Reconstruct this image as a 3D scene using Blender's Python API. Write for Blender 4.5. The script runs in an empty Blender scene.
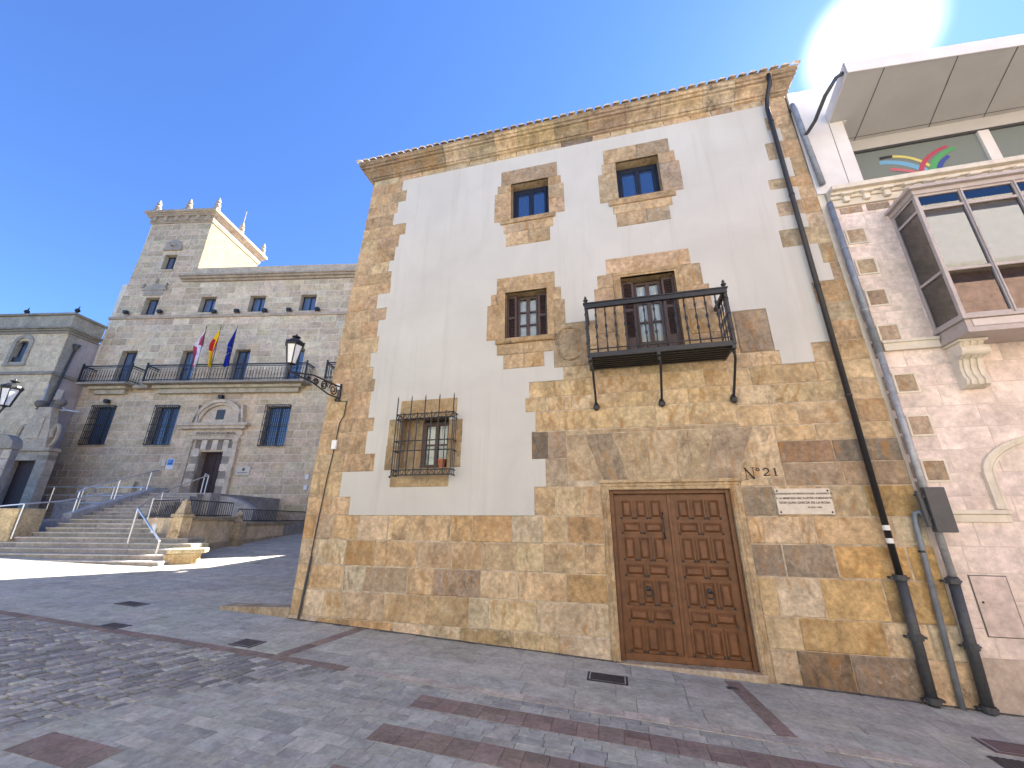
import bpy, math, random
from mathutils import Vector, Matrix
random.seed(7)
R = math.radians
scene = bpy.context.scene
col = scene.collection

# ------------------------------------------------------------------ camera, sky, sun, exposure
F_PX = 396.42
cam_d = bpy.data.cameras.new('camera'); cam = bpy.data.objects.new('camera', cam_d); col.objects.link(cam)
right = Vector((0.9709824, 0.2390743, 0.00605422))
up = Vector((0.07236095, -0.31782909, 0.94538276))
fwd = Vector((-0.22794093, 0.91751193, 0.3259061))
mw = Matrix((right, up, -fwd)).transposed().to_4x4(); mw.translation = Vector((0, -7.5, 2.1))
cam.matrix_world = mw
cam_d.sensor_width = 36; cam_d.lens = 36 * F_PX / 1024
cam_d.clip_start = 0.05; cam_d.clip_end = 3000
scene.camera = cam

SUN_ELEV, SUN_AZ = R(45.8), R(39.5)           # azimuth from +y towards +x
world = bpy.data.worlds.new('World'); scene.world = world; world.use_nodes = True
wn = world.node_tree.nodes; wl = world.node_tree.links
bg = wn['Background']; bg.inputs['Strength'].default_value = 0.0575
sky = wn.new('ShaderNodeTexSky'); sky.sky_type = 'NISHITA'; sky.sun_disc = False
sky.sun_elevation = SUN_ELEV; sky.sun_rotation = SUN_AZ
sky.air_density = 1.0; sky.dust_density = 0.2; sky.ozone_density = 3.0; sky.altitude = 1000
tintn = wn.new('ShaderNodeMix'); tintn.data_type = 'RGBA'; tintn.blend_type = 'MULTIPLY'; tintn.inputs[0].default_value = 1
tintn.inputs[7].default_value = (.50, .675, .98, 1); wl.new(sky.outputs[0], tintn.inputs[6])
geo = wn.new('ShaderNodeTexCoord'); dot = wn.new('ShaderNodeVectorMath'); dot.operation = 'DOT_PRODUCT'
wl.new(geo.outputs['Generated'], dot.inputs[0])
dot.inputs[1].default_value = (math.sin(SUN_AZ) * math.cos(SUN_ELEV), math.cos(SUN_AZ) * math.cos(SUN_ELEV), math.sin(SUN_ELEV))
pw = wn.new('ShaderNodeMapRange'); pw.interpolation_type = 'SMOOTHERSTEP'
pw.inputs[1].default_value = math.cos(R(5.8)); pw.inputs[2].default_value = math.cos(R(1.0)); pw.inputs[4].default_value = 4.0
wl.new(dot.outputs['Value'], pw.inputs[0])
addn = wn.new('ShaderNodeMix'); addn.data_type = 'RGBA'; addn.blend_type = 'ADD'; addn.inputs[0].default_value = 1
gl = wn.new('ShaderNodeCombineColor')
for i_ in range(3): wl.new(pw.outputs[0], gl.inputs[i_])
wl.new(tintn.outputs[2], addn.inputs[6]); wl.new(gl.outputs[0], addn.inputs[7]); wl.new(addn.outputs[2], bg.inputs['Color'])
sun_d = bpy.data.lights.new('sun', 'SUN'); sun_d.energy = 4.6; sun_d.angle = R(0.53); sun_d.color = (1, 0.95, 0.83)
sun = bpy.data.objects.new('sun', sun_d); col.objects.link(sun)
sdir = Vector((math.sin(SUN_AZ) * math.cos(SUN_ELEV), math.cos(SUN_AZ) * math.cos(SUN_ELEV), math.sin(SUN_ELEV)))
sun.rotation_euler = sdir.to_track_quat('Z', 'Y').to_euler(); sun.location = (8, 10, 30)
vs = scene.view_settings
vs.view_transform = 'Standard'; vs.look = 'None'; vs.gamma = 1; vs.exposure = 2.7; vs.use_curve_mapping = False
scene.cycles.max_bounces = 8; scene.cycles.diffuse_bounces = 6
scene.cycles.caustics_reflective = False; scene.cycles.caustics_refractive = False

# ------------------------------------------------------------------ materials
def srgb(h):
    c = [int(h[i:i+2], 16) / 255 for i in (0, 2, 4)]
    return tuple(((x + .055) / 1.055) ** 2.4 if x > .04045 else x / 12.92 for x in c)

def new_mat(name):
    m = bpy.data.materials.new(name); m.use_nodes = True
    nt = m.node_tree
    return m, nt, nt.nodes['Principled BSDF']

def noise(nt, scale, detail=6, rough=.6, vec=None, dist=0.):
    n = nt.nodes.new('ShaderNodeTexNoise'); n.inputs['Scale'].default_value = scale
    n.inputs['Detail'].default_value = detail; n.inputs['Roughness'].default_value = rough
    n.inputs['Distortion'].default_value = dist
    if vec: nt.links.new(vec, n.inputs['Vector'])
    return n.outputs['Fac']

def ramp(nt, fac, a, b, va=0., vb=1.):
    n = nt.nodes.new('ShaderNodeMapRange'); n.inputs[1].default_value = a; n.inputs[2].default_value = b
    n.inputs[3].default_value = va; n.inputs[4].default_value = vb
    nt.links.new(fac, n.inputs[0]); return n.outputs[0]

def mixc(nt, fac, a, b, mode='MIX'):
    n = nt.nodes.new('ShaderNodeMix'); n.data_type = 'RGBA'; n.blend_type = mode
    for s, v in ((n.inputs[0], fac), (n.inputs[6], a), (n.inputs[7], b)):
        if hasattr(v, 'links') or hasattr(v, 'is_linked'): nt.links.new(v, s)
        else: s.default_value = v if not isinstance(v, tuple) else (*v, 1)[:4]
    return n.outputs[2]

def obj_coord(nt, scale=None):
    t = nt.nodes.new('ShaderNodeTexCoord').outputs['Object']
    if scale:
        m = nt.nodes.new('ShaderNodeMapping'); m.inputs['Scale'].default_value = scale
        nt.links.new(t, m.inputs['Vector']); return m.outputs['Vector']
    return t

def bump(nt, bsdf, height, strength=.3, dist=.02):
    b = nt.nodes.new('ShaderNodeBump'); b.inputs['Strength'].default_value = strength
    b.inputs['Distance'].default_value = dist
    nt.links.new(height, b.inputs['Height']); nt.links.new(b.outputs[0], bsdf.inputs['Normal'])

def mul(nt, a, b):
    n = nt.nodes.new('ShaderNodeMath'); n.operation = 'MULTIPLY'
    for s, v in ((n.inputs[0], a), (n.inputs[1], b)):
        if isinstance(v, (int, float)): s.default_value = v
        else: nt.links.new(v, s)
    return n.outputs[0]

def stone_mat(name, stain=(.05, .04, .035), vein=(.36, .19, .065), stain_amt=.65, vein_amt=.55, scale=1.0, bmp=.35, rough=.88, stain_lo=.58, wave=0., pale=0., tone=(.72, 1.22), fine=(.78, 1.18)):
    """colour of every block comes from the mesh, mottling, iron veins and dirt from noise"""
    m, nt, b = new_mat(name)
    at = nt.nodes.new('ShaderNodeAttribute'); at.attribute_name = 'tint'
    # every block is a different piece of rock: shift the pattern by the block's own tint
    def shifted(vec):
        sc_ = nt.nodes.new('ShaderNodeVectorMath'); sc_.operation = 'MULTIPLY_ADD'
        nt.links.new(at.outputs['Color'], sc_.inputs[0]); sc_.inputs[1].default_value = (83, 61, 97); nt.links.new(vec, sc_.inputs[2]); return sc_.outputs[0]
    wn_ = nt.nodes.new('ShaderNodeTexWhiteNoise'); wn_.noise_dimensions = '3D'; nt.links.new(at.outputs['Color'], wn_.inputs['Vector'])
    own = ramp(nt, wn_.outputs['Value'], .2, 1., .3, 1.35)
    v = shifted(obj_coord(nt))
    n1 = noise(nt, 2.6 * scale, 9, .68, v, .4); n2 = noise(nt, 14 * scale, 8, .65, v)
    n3 = noise(nt, 1.1 * scale, 6, .6, v, 1.2); n4 = noise(nt, 60 * scale, 4, .7, v)
    n5 = noise(nt, 3.7 * scale, 9, .72, shifted(obj_coord(nt, (1, 1, .45))), .8)
    c = at.outputs['Color']
    f = ramp(nt, n1, .32, .68, *tone)
    c = mixc(nt, 1., c, _rgb(nt, f), 'MULTIPLY')
    c = mixc(nt, ramp(nt, n3, .55, .72, 0, vein_amt), c, vein)
    c = mixc(nt, 1., c, _rgb(nt, ramp(nt, n2, .3, .7, *fine)), 'MULTIPLY')
    c = mixc(nt, mul(nt, ramp(nt, n5, stain_lo, stain_lo + .17, 0, stain_amt), own), c, stain)
    c = mixc(nt, ramp(nt, n4, .62, .8, 0, .35), c, tuple(x * 1.3 for x in stain))
    if wave:
        wv = nt.nodes.new('ShaderNodeTexWave'); wv.inputs['Scale'].default_value = 1.7; wv.inputs['Distortion'].default_value = 9
        wv.inputs['Detail'].default_value = 4; wv.inputs['Detail Scale'].default_value = 1.3
        nt.links.new(v, wv.inputs['Vector'])
        wf = mul(nt, ramp(nt, wv.outputs['Fac'], .55, 1., 0, 1), ramp(nt, noise(nt, 1.7, 4, .6, v, .5), .48, .66, 0, wave))
        c = mixc(nt, wf, c, vein)
    if pale:
        n6 = noise(nt, 4.3 * scale, 9, .75, obj_coord(nt, (1, 1, .7)), 1.0)
        c = mixc(nt, ramp(nt, n6, .57, .68, 0, pale), c, (.60, .52, .40))
    nt.links.new(c, b.inputs['Base Color']); b.inputs['Roughness'].default_value = rough
    b.inputs['Specular IOR Level'].default_value = .25
    h = nt.nodes.new('ShaderNodeMath'); h.operation = 'ADD'
    nt.links.new(n2, h.inputs[0]); nt.links.new(mul(nt, n4, .5), h.inputs[1])
    bump(nt, b, h.outputs[0], bmp, .03)
    return m

def _rgb(nt, f):
    n = nt.nodes.new('ShaderNodeCombineColor')
    for i in range(3): nt.links.new(f, n.inputs[i])
    return n.outputs[0]

def plain(name, c, rough=.6, metal=0., var=.15, scale=6., spec=.4, bmp=.0, streak=None):
    m, nt, b = new_mat(name)
    v = obj_coord(nt)
    n = noise(nt, scale, 7, .62, v, .3)
    cc = mixc(nt, 1., c, _rgb(nt, ramp(nt, n, .3, .7, 1 - var, 1 + var)), 'MULTIPLY')
    if streak:
        s = noise(nt, 2.2, 6, .6, obj_coord(nt, (2.2, 2.2, .12)), .2)
        cc = mixc(nt, ramp(nt, s, .52, .8, 0, streak[1]), cc, streak[0])
    nt.links.new(cc, b.inputs['Base Color'])
    b.inputs['Roughness'].default_value = rough; b.inputs['Metallic'].default_value = metal
    b.inputs['Specular IOR Level'].default_value = spec
    if bmp: bump(nt, b, noise(nt, scale * 6, 6, .65, v), bmp, .01)
    return m

def tinted(name, rough=.6, spec=.3, var=.12, scale=8., bmp=.1):
    m, nt, b = new_mat(name)
    at = nt.nodes.new('ShaderNodeAttribute'); at.attribute_name = 'tint'
    v = obj_coord(nt); n = noise(nt, scale, 7, .62, v, .3)
    nt.links.new(mixc(nt, 1., at.outputs['Color'], _rgb(nt, ramp(nt, n, .3, .7, 1 - var, 1 + var)), 'MULTIPLY'), b.inputs['Base Color'])
    b.inputs['Roughness'].default_value = rough; b.inputs['Specular IOR Level'].default_value = spec
    if bmp: bump(nt, b, noise(nt, scale * 4, 6, .65, v), bmp, .01)
    return m

def glass_mat(name, ior=1.6, tint=(.9, .93, .94), rough=.01):
    m, nt, b = new_mat(name); nt.nodes.remove(b)
    out = [n for n in nt.nodes if n.type == 'OUTPUT_MATERIAL'][0]
    tr = nt.nodes.new('ShaderNodeBsdfTransparent'); tr.inputs[0].default_value = (*tint, 1)
    gl = nt.nodes.new('ShaderNodeBsdfGlossy'); gl.inputs['Roughness'].default_value = rough
    fr = nt.nodes.new('ShaderNodeFresnel'); fr.inputs['IOR'].default_value = ior
    mx = nt.nodes.new('ShaderNodeMixShader')
    nt.links.new(fr.outputs[0], mx.inputs[0]); nt.links.new(tr.outputs[0], mx.inputs[1]); nt.links.new(gl.outputs[0], mx.inputs[2])
    nt.links.new(mx.outputs[0], out.inputs[0])
    return m

def mirror_glass(name, c, ior=2.4):
    m, nt, b = new_mat(name)
    v = obj_coord(nt); n = noise(nt, 1.3, 2, .5, v)
    b.inputs['Base Color'].default_value = (*c, 1); b.inputs['Roughness'].default_value = .03
    b.inputs['IOR'].default_value = ior
    bump(nt, b, n, .04, .02)
    return m

M = {}
M['sandstone'] = stone_mat('sandstone_ashlar', stain_amt=.85, stain_lo=.53, wave=.75, pale=.4, stain=(.12, .085, .06), vein=(.37, .20, .07), vein_amt=.6, tone=(.68, 1.32), fine=(.70, 1.28), bmp=.7)
M['worn_sandstone'] = stone_mat('worn_sandstone', stain=(.11, .08, .06), stain_amt=.85, stain_lo=.53, wave=.7, pale=.75, bmp=.8, tone=(.6, 1.3), fine=(.65, 1.3))
M['cornice_stone'] = stone_mat('weathered_cornice', stain=(.085, .062, .048), stain_amt=.85, stain_lo=.50, wave=.5, pale=.3, tone=(.6, 1.3), fine=(.65, 1.3), bmp=.7)
M['greystone'] = stone_mat('grey_ashlar', stain=(.16, .135, .11), vein=(.38, .31, .22), stain_amt=.45, vein_amt=.3, scale=.6, bmp=.25, stain_lo=.6, pale=.2)
M['pinkstone'] = stone_mat('pink_ashlar', stain=(.50, .42, .36), vein=(.68, .58, .47), stain_amt=.3, vein_amt=.4, scale=.7, bmp=.1)
M['mortar'] = plain('mortar', (.45, .37, .27), .95, var=.45, bmp=.3)
M['greymortar'] = plain('grey_mortar', (.70, .62, .50), .95, var=.2, bmp=.3)
M['pinkjoint'] = plain('pink_joint', (.60, .51, .45), .95, var=.15)
def plaster_mat():
    m, nt, b = new_mat('white_plaster'); v = obj_coord(nt)
    n1 = noise(nt, .7, 6, .6, v, .6); n2 = noise(nt, 25, 6, .6, v)
    s = noise(nt, 1.6, 7, .65, obj_coord(nt, (2.5, 2.5, .14)), .3)
    c = mixc(nt, ramp(nt, n1, .35, .7, 0, 1), (.555, .54, .50), (.495, .478, .44))
    c = mixc(nt, ramp(nt, s, .53, .78, 0, .6), c, (.42, .395, .35))
    c = mixc(nt, ramp(nt, n2, .66, .8, 0, .12), c, (.5, .46, .4))
    nt.links.new(c, b.inputs['Base Color']); b.inputs['Roughness'].default_value = .92
    b.inputs['Specular IOR Level'].default_value = .15
    bump(nt, b, n2, .12, .01); return m
M['plaster'] = plaster_mat()
M['rough_plaster'] = plain('cream_render', (.27, .215, .12), .95, var=.18, scale=2, bmp=.3)
M['mauve_render'] = plain('mauve_render', (.44, .375, .34), .95, var=.15, scale=1.2, bmp=.2, streak=((.2, .18, .17), .4))
M['iron'] = plain('black_iron', (.018, .018, .020), .45, var=.3, scale=20, spec=.5, bmp=.15)
M['greyiron'] = plain('dark_grey_iron', (.05, .052, .055), .5, var=.3, scale=15, spec=.5, bmp=.15)
M['bluepipe'] = plain('blue_grey_pipe', (.21, .235, .275), .5, .15, var=.25, scale=9, spec=.5)
M['zinc'] = plain('zinc_pipe', (.36, .365, .37), .5, .25, var=.25, scale=12)
M['steel'] = plain('brushed_steel', (.55, .56, .57), .3, .85, var=.1)
M['doorwood'] = plain('brown_door_wood', (.15, .066, .028), .5, var=.32, scale=7, spec=.4, bmp=.12, streak=((.075, .035, .016), .6))
M['shutterwood'] = plain('dark_shutter_wood', (.075, .048, .042), .55, var=.25, scale=12, spec=.4, bmp=.1)
M['navyframe'] = plain('navy_window_frame', (.012, .017, .032), .4, var=.2, spec=.5)
M['blueglass'] = mirror_glass('coated_blue_glass', (.02, .05, .14), 2.6)
M['farglass'] = mirror_glass('far_window_glass', (.085, .125, .20), 1.9)
M['clear'] = glass_mat('clear_glass', 1.5)
M['bayglass'] = glass_mat('bay_glass', 2.4, (.86, .89, .88))
M['topglass'] = mirror_glass('grey_office_glass', (.19, .22, .205), 1.7)  # grey-green base holds painted-in reflection as well as frosting
M['lampglass'] = plain('opal_lamp_glass', (.72, .73, .74), .25, var=.08, spec=.5)
M['curtain'] = plain('white_curtain', (.80, .79, .77), .9, var=.1, scale=15)
M['room'] = plain('dim_room', (.10, .085, .075), .9)
M['bayframe'] = plain('taupe_metal_frame', (.44, .385, .36), .5, .1, var=.12, spec=.4)
M['baybase'] = plain('pale_bay_panel', (.60, .53, .49), .6, var=.1)
M['cream'] = plain('cream_moulding', (.66, .60, .50), .8, var=.14, scale=4, bmp=.1, streak=((.35, .30, .22), .5))
M['white'] = plain('white_render', (.70, .67, .645), .8, var=.07, scale=2)
M['soffit'] = plain('grey_soffit_panel', (.50, .49, .475), .7, var=.06, scale=1.5)
M['joint'] = plain('dark_joint', (.12, .115, .11), .9)
M['tile'] = plain('clay_roof_tile', (.50, .42, .33), .9, var=.35, scale=5, bmp=.3)
M['pot'] = plain('terracotta', (.42, .13, .06), .8)
M['plaquestone'] = plain('pale_marble', (.62, .55, .46), .7, var=.1, scale=10)
M['ink'] = plain('dark_lettering', (.035, .028, .022), .8)
M['fadedink'] = plain('faded_lettering', (.12, .09, .07), .8)
M['whitepaint'] = plain('white_plastic', (.74, .74, .72), .5, var=.05)
M['greyplastic'] = plain('grey_plastic', (.075, .077, .08), .5, var=.15)
M['bluesign'] = plain('blue_sign_paint', (.12, .28, .62), .5)
M['cloth'] = tinted('flag_cloth', .85, .2, .12, 6, .05)
M['logo'] = tinted('logo_vinyl', .5, .3, .05, 6, 0)
M['granite'] = stone_mat('granite_flag', stain=(.15, .15, .16), vein=(.31, .305, .30), stain_amt=.45, vein_amt=.3, pale=.12, scale=1.2, bmp=.22, rough=.8)
M['sett'] = stone_mat('granite_sett', stain=(.10, .10, .11), vein=(.26, .25, .25), stain_amt=.4, vein_amt=.3, scale=2.2, bmp=.3, rough=.75)
M['brownpaver'] = stone_mat('brown_paver', stain=(.10, .07, .07), vein=(.24, .165, .14), stain_amt=.35, vein_amt=.3, scale=1.8, bmp=.25, rough=.85)
M['bed'] = plain('joint_sand', (.10, .097, .09), .95, var=.35, scale=3, bmp=.3)
M['stairstone'] = stone_mat('stair_granite', stain=(.11, .11, .12), vein=(.30, .27, .22), stain_amt=.4, vein_amt=.3, scale=1., bmp=.2)
M['street_white'] = plain('greyed_white_render', (.48, .485, .44), .9, var=.1, scale=2)
M['brick'] = plain('red_brick_render', (.52, .33, .25), .9, var=.3, scale=3)
M['darkwood'] = plain('dark_far_door', (.045, .026, .024), .6, var=.2, scale=4)

# ------------------------------------------------------------------ mesh building
WORLD = {}
class Frame:
    def __init__(s, o, yaw, u=1.):
        s.u = u; s.z0 = 2.1 * (1 - u)
        s.o = Vector(o); c, k = math.cos(yaw), math.sin(yaw)
        s.e = Vector((c, k, 0)); s.n = Vector((k, -c, 0)); s.yaw = yaw
    def P(s, a, n, z): return s.o + s.u * (a * s.e + n * s.n) + Vector((0, 0, s.z0 + s.u * z))
H = Frame((0, 0, 0), 0)                                   # house front: a = x, n towards the street
FAR = Frame((-16.53, 11.95, 0), R(10.6))                  # far building front
STAIR = FAR                                               # stairs, terrace and pier
FAR = Frame((-18.514, 14.284, 0), R(10.6), 1.12)          # far building front, unit 1.12 m
_l = FAR.P(-15.8, 1.75, 0); LEFT = Frame((_l.x, _l.y, 0), R(10.6), 1.12)   # left building front, a < 0
def zg(x, y):
    x = max(-60, min(60, x)); yy = max(0., min(16., y))
    k = max(0., min(1., (-4 - x) / 4.)) if x > -8 else 1.
    return -.043 * x + .045 * yy * k

class MB:
    def __init__(s): s.v = []; s.f = []; s.c = []; s.col = (.5, .5, .5)
    def tint(s, c): s.col = tuple(c[:3]); return s
    def face(s, pts):
        i = len(s.v); s.v += [tuple(p) for p in pts]; s.f.append(tuple(range(i, i + len(pts)))); s.c.append(s.col)
    def raw(s, vs, fs):
        i = len(s.v); s.v += [tuple(p) for p in vs]
        for f in fs: s.f.append(tuple(i + k for k in f)); s.c.append(s.col)
    def box(s, F, a0, a1, n0, n1, z0, z1):
        P = [F.P(a, n, z) for z in (z0, z1) for a, n in ((a0, n1), (a1, n1), (a1, n0), (a0, n0))]
        s.raw(P, [(3, 2, 1, 0), (4, 5, 6, 7), (0, 1, 5, 4), (1, 2, 6, 5), (2, 3, 7, 6), (3, 0, 4, 7)]); return s
    def prism(s, F, poly, n0, n1):
        """poly: (a, z) counter-clockwise seen from the street; between depth n0 (back) and n1 (front)"""
        k = len(poly)
        P = [F.P(a, n1, z) for a, z in poly] + [F.P(a, n0, z) for a, z in poly]
        s.raw(P, [tuple(range(k)), tuple(range(2 * k - 1, k - 1, -1))] + [(i, k + i, k + (i + 1) % k, (i + 1) % k) for i in range(k)]); return s
    def stone(s, F, a0, a1, z0, z1, n=0., j=.006, bev=.012, dep=.05):
        """one dressed block: worn arris on the front, sides running back into the joint"""
        a0 += j; a1 -= j; z0 += j; z1 -= j
        if a1 - a0 < .02 or z1 - z0 < .02: return
        b = min(bev, (a1 - a0) * .3, (z1 - z0) * .3)
        w = lambda: random.uniform(-.3, .3) * bev
        P = [F.P(a0, n - dep, z0), F.P(a1, n - dep, z0), F.P(a1, n - dep, z1), F.P(a0, n - dep, z1),
             F.P(a0, n - b, z0), F.P(a1, n - b, z0), F.P(a1, n - b, z1), F.P(a0, n - b, z1),
             F.P(a0 + b + w(), n, z0 + b + w()), F.P(a1 - b + w(), n, z0 + b + w()), F.P(a1 - b + w(), n, z1 - b + w()), F.P(a0 + b + w(), n, z1 - b + w())]
        fs = [(8, 9, 10, 11)]
        for i in range(4):
            k = (i + 1) % 4
            fs += [(i, k, 4 + k, 4 + i), (4 + i, 4 + k, 8 + k, 8 + i)]
        s.raw(P, fs)
    def tube(s, path, r, sides=8, cap=True):
        path = [Vector(p) for p in path]; k = len(path); vs = []; fs = []
        rr = r if isinstance(r, (list, tuple)) else [r] * k
        pu = None
        for i, p in enumerate(path):
            t = (path[min(i + 1, k - 1)] - path[max(i - 1, 0)]).normalized()
            if pu is None: pu = t.orthogonal().normalized()
            pu = (pu - t * pu.dot(t)).normalized(); w = t.cross(pu)
            for q in range(sides):
                a = 2 * math.pi * q / sides
                vs.append(p + rr[i] * (math.cos(a) * pu + math.sin(a) * w))
        for i in range(k - 1):
            for q in range(sides):
                q2 = (q + 1) % sides
                fs.append((i * sides + q, i * sides + q2, (i + 1) * sides + q2, (i + 1) * sides + q))
        if cap: fs += [tuple(range(sides - 1, -1, -1)), tuple((k - 1) * sides + q for q in range(sides))]
        s.raw(vs, fs); return s
    def lathe(s, c, prof, sides=12, yaw=0., tilt=None):
        c = Vector(c); vs = []; fs = []
        for r, z in prof:
            for q in range(sides):
                a = 2 * math.pi * q / sides + yaw
                p = Vector((r * math.cos(a), r * math.sin(a), z))
                if tilt: p = tilt @ p
                vs.append(c + p)
        k = len(prof)
        for i in range(k - 1):
            for q in range(sides):
                q2 = (q + 1) % sides
                fs.append((i * sides + q, i * sides + q2, (i + 1) * sides + q2, (i + 1) * sides + q))
        fs += [tuple(range(sides - 1, -1, -1)), tuple((k - 1) * sides + q for q in range(sides))]
        s.raw(vs, fs); return s
    def build(s, name, m, parent=None, smooth=False, bevel=0.):
        base = WORLD[parent.name] if parent else Vector((0, 0, 0))
        me = bpy.data.meshes.new(name)
        me.from_pydata([tuple(Vector(v) - base) for v in s.v], [], s.f)
        at = me.color_attributes.new('tint', 'FLOAT_COLOR', 'CORNER')
        dat = []
        for f, c in zip(s.f, s.c): dat += [c[0], c[1], c[2], 1.] * len(f)
        at.data.foreach_set('color', dat)
        me.materials.append(M[m] if isinstance(m, str) else m)
        if smooth: me.polygons.foreach_set('use_smooth', [True] * len(me.polygons))
        me.update()
        o = bpy.data.objects.new(name, me); col.objects.link(o)
        if parent: o.parent = parent
        WORLD[o.name] = base
        if bevel:
            b = o.modifiers.new('bevel', 'BEVEL'); b.width = bevel; b.segments = 2; b.limit_method = 'ANGLE'
            me2 = o.modifiers.new('weighted', 'WEIGHTED_NORMAL')
        return o

def tag(o, label, cat, group=None):
    o['label'] = label; o['category'] = cat
    if group: o['group'] = group
    return o
def thing(name, loc, label, cat, group=None):
    o = bpy.data.objects.new(name, None); col.objects.link(o); o.location = loc
    WORLD[o.name] = Vector(loc); return tag(o, label, cat, group)
def solo(mb, name, m, label, cat, group=None, **k): return tag(mb.build(name, m, None, **k), label, cat, group)
def structure(mb, name, m, **k):
    o = mb.build(name, m, None, **k); o['kind'] = 'structure'; return o

def text_mb(F, body, a, n, z, size, depth=.004, align='CENTER', bold=0., spacing=1.0):
    cu = bpy.data.curves.new('t', 'FONT'); cu.body = body; cu.size = size; cu.extrude = depth / 2
    cu.align_x = align; cu.offset = bold; cu.space_character = spacing; cu.resolution_u = 3
    o = bpy.data.objects.new('t', cu); col.objects.link(o); bpy.context.view_layer.update()
    me = bpy.data.meshes.new_from_object(o.evaluated_get(bpy.context.evaluated_depsgraph_get()))
    mb = MB()
    mb.raw([F.P(a + v.co.x, n + v.co.z, z + v.co.y) for v in me.vertices], [tuple(p.vertices) for p in me.polygons])
    bpy.data.objects.remove(o); bpy.data.meshes.remove(me); bpy.data.curves.remove(cu)
    return mb
def join(*mbs):
    r = MB()
    for m in mbs:
        k = len(r.v); r.v += m.v; r.f += [tuple(i + k for i in f) for f in m.f]; r.c += m.c
    return r

def rect_sub(r, h):
    a0, a1, z0, z1 = r; b0, b1, y0, y1 = h
    if b0 >= a1 - 1e-6 or b1 <= a0 + 1e-6 or y0 >= z1 - 1e-6 or y1 <= z0 + 1e-6: return [r]
    out = []
    if a0 < b0: out.append((a0, b0, z0, z1))
    if a1 > b1: out.append((b1, a1, z0, z1))
    m0, m1 = max(a0, b0), min(a1, b1)
    if z0 < y0: out.append((m0, m1, z0, y0))
    if z1 > y1: out.append((m0, m1, y1, z1))
    return out

def jitter(c, v=.1):
    k = random.uniform(1 - v, 1 + v); return tuple(max(.01, x * k * random.uniform(1 - v * .25, 1 + v * .25)) for x in c)

# stones the photo shows markedly darker, redder or paler than their neighbours
DARKER = [(-1.5, -1.0, 3.2, 3.7, (.19, .15, .11)), (-1.25, -.8, 2.7, 3.2, (.36, .28, .20)), (2.7, 3.3, 3.04, 3.39, (.30, .20, .13)), (3.3, 4.2, 3.04, 3.39, (.24, .20, .155)),
          (2.06, 3.1, 1.32, 1.76, (.30, .245, .18)), (3.1, 4.4, 1.32, 1.76, (.50, .33, .14)), (2.45, 3.1, .8, 1.3, (.60, .50, .35)), (3.0, 4.4, .8, 1.3, (.52, .36, .17)), (2.9, 3.6, .35, .75, (.50, .34, .16)),
          (2.6, 3.05, -.6, .33, (.24, .165, .105)), (3.1, 4.1, -.6, .33, (.33, .25, .19)), (2.06, 2.6, 2.2, 2.64, (.33, .265, .195)), (3.8, 4.4, 2.2, 2.64, (.46, .31, .14)),
          (-3.1, -2.3, 1.75, 2.1, (.46, .31, .16)), (-2.9, -2.2, .8, 1.2, (.35, .27, .19)), (-4.9, -4.3, 1.3, 1.7, (.48, .33, .17)), (-5.7, -5.2, 1.8, 2.15, (.50, .36, .19))]
def ashlar(mb, F, a0f, a1f, courses, holes, pal, lens=(.5, 1.0), n=0., j=.0045, bev=.012, relief=.004, v=.1):
    """courses of blocks between a0(z) and a1(z), cut round the holes"""
    f0 = a0f if callable(a0f) else (lambda z: a0f); f1 = a1f if callable(a1f) else (lambda z: a1f)
    for z0, z1 in zip(courses[:-1], courses[1:]):
        A0, A1 = f0((z0 + z1) / 2), f1((z0 + z1) / 2); a = A0
        first = True
        while a < A1 - 1e-4:
            L = random.uniform(*lens) * (random.uniform(.4, 1) if first else 1); first = False
            b = a + L
            if A1 - b < lens[0] * .5: b = A1
            c_ = random.choice(pal)
            for o_ in (DARKER if F is H else ()):
                if o_[0] < (a + b) / 2 < o_[1] and o_[2] < (z0 + z1) / 2 < o_[3]: c_ = o_[4]
            mb.tint(jitter(c_, v)); nn = n + random.uniform(-relief, relief)
            rs = [(a, b, z0, z1)]
            for h in holes: rs = [q for r in rs for q in rect_sub(r, h)]
            for r in rs: mb.stone(F, *r, n=nn, j=j, bev=bev)
            a = b

def wall_sheet(mb, F, a0, a1, z0, z1, n, holes=()):
    """flat sheet with rectangular holes (no faces inside the holes)"""
    xs = sorted({a0, a1, *[x for h in holes for x in h[:2] if a0 < x < a1]})
    zs = sorted({z0, z1, *[x for h in holes for x in h[2:] if z0 < x < z1]})
    for p, q in zip(xs[:-1], xs[1:]):
        for u, w in zip(zs[:-1], zs[1:]):
            cx, cz = (p + q) / 2, (u + w) / 2
            if any(h[0] < cx < h[1] and h[2] < cz < h[3] for h in holes): continue
            mb.face([F.P(p, n, u), F.P(q, n, u), F.P(q, n, w), F.P(p, n, w)])
def reveal(mb, F, h, n0, n1):
    """four sides of an opening, facing inwards"""
    a0, a1, z0, z1 = h
    for (p, q) in (((a0, z0), (a0, z1)), ((a0, z1), (a1, z1)), ((a1, z1), (a1, z0)), ((a1, z0), (a0, z0))):
        mb.face([F.P(p[0], n1, p[1]), F.P(p[0], n0, p[1]), F.P(q[0], n0, q[1]), F.P(q[0], n1, q[1])])

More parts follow.
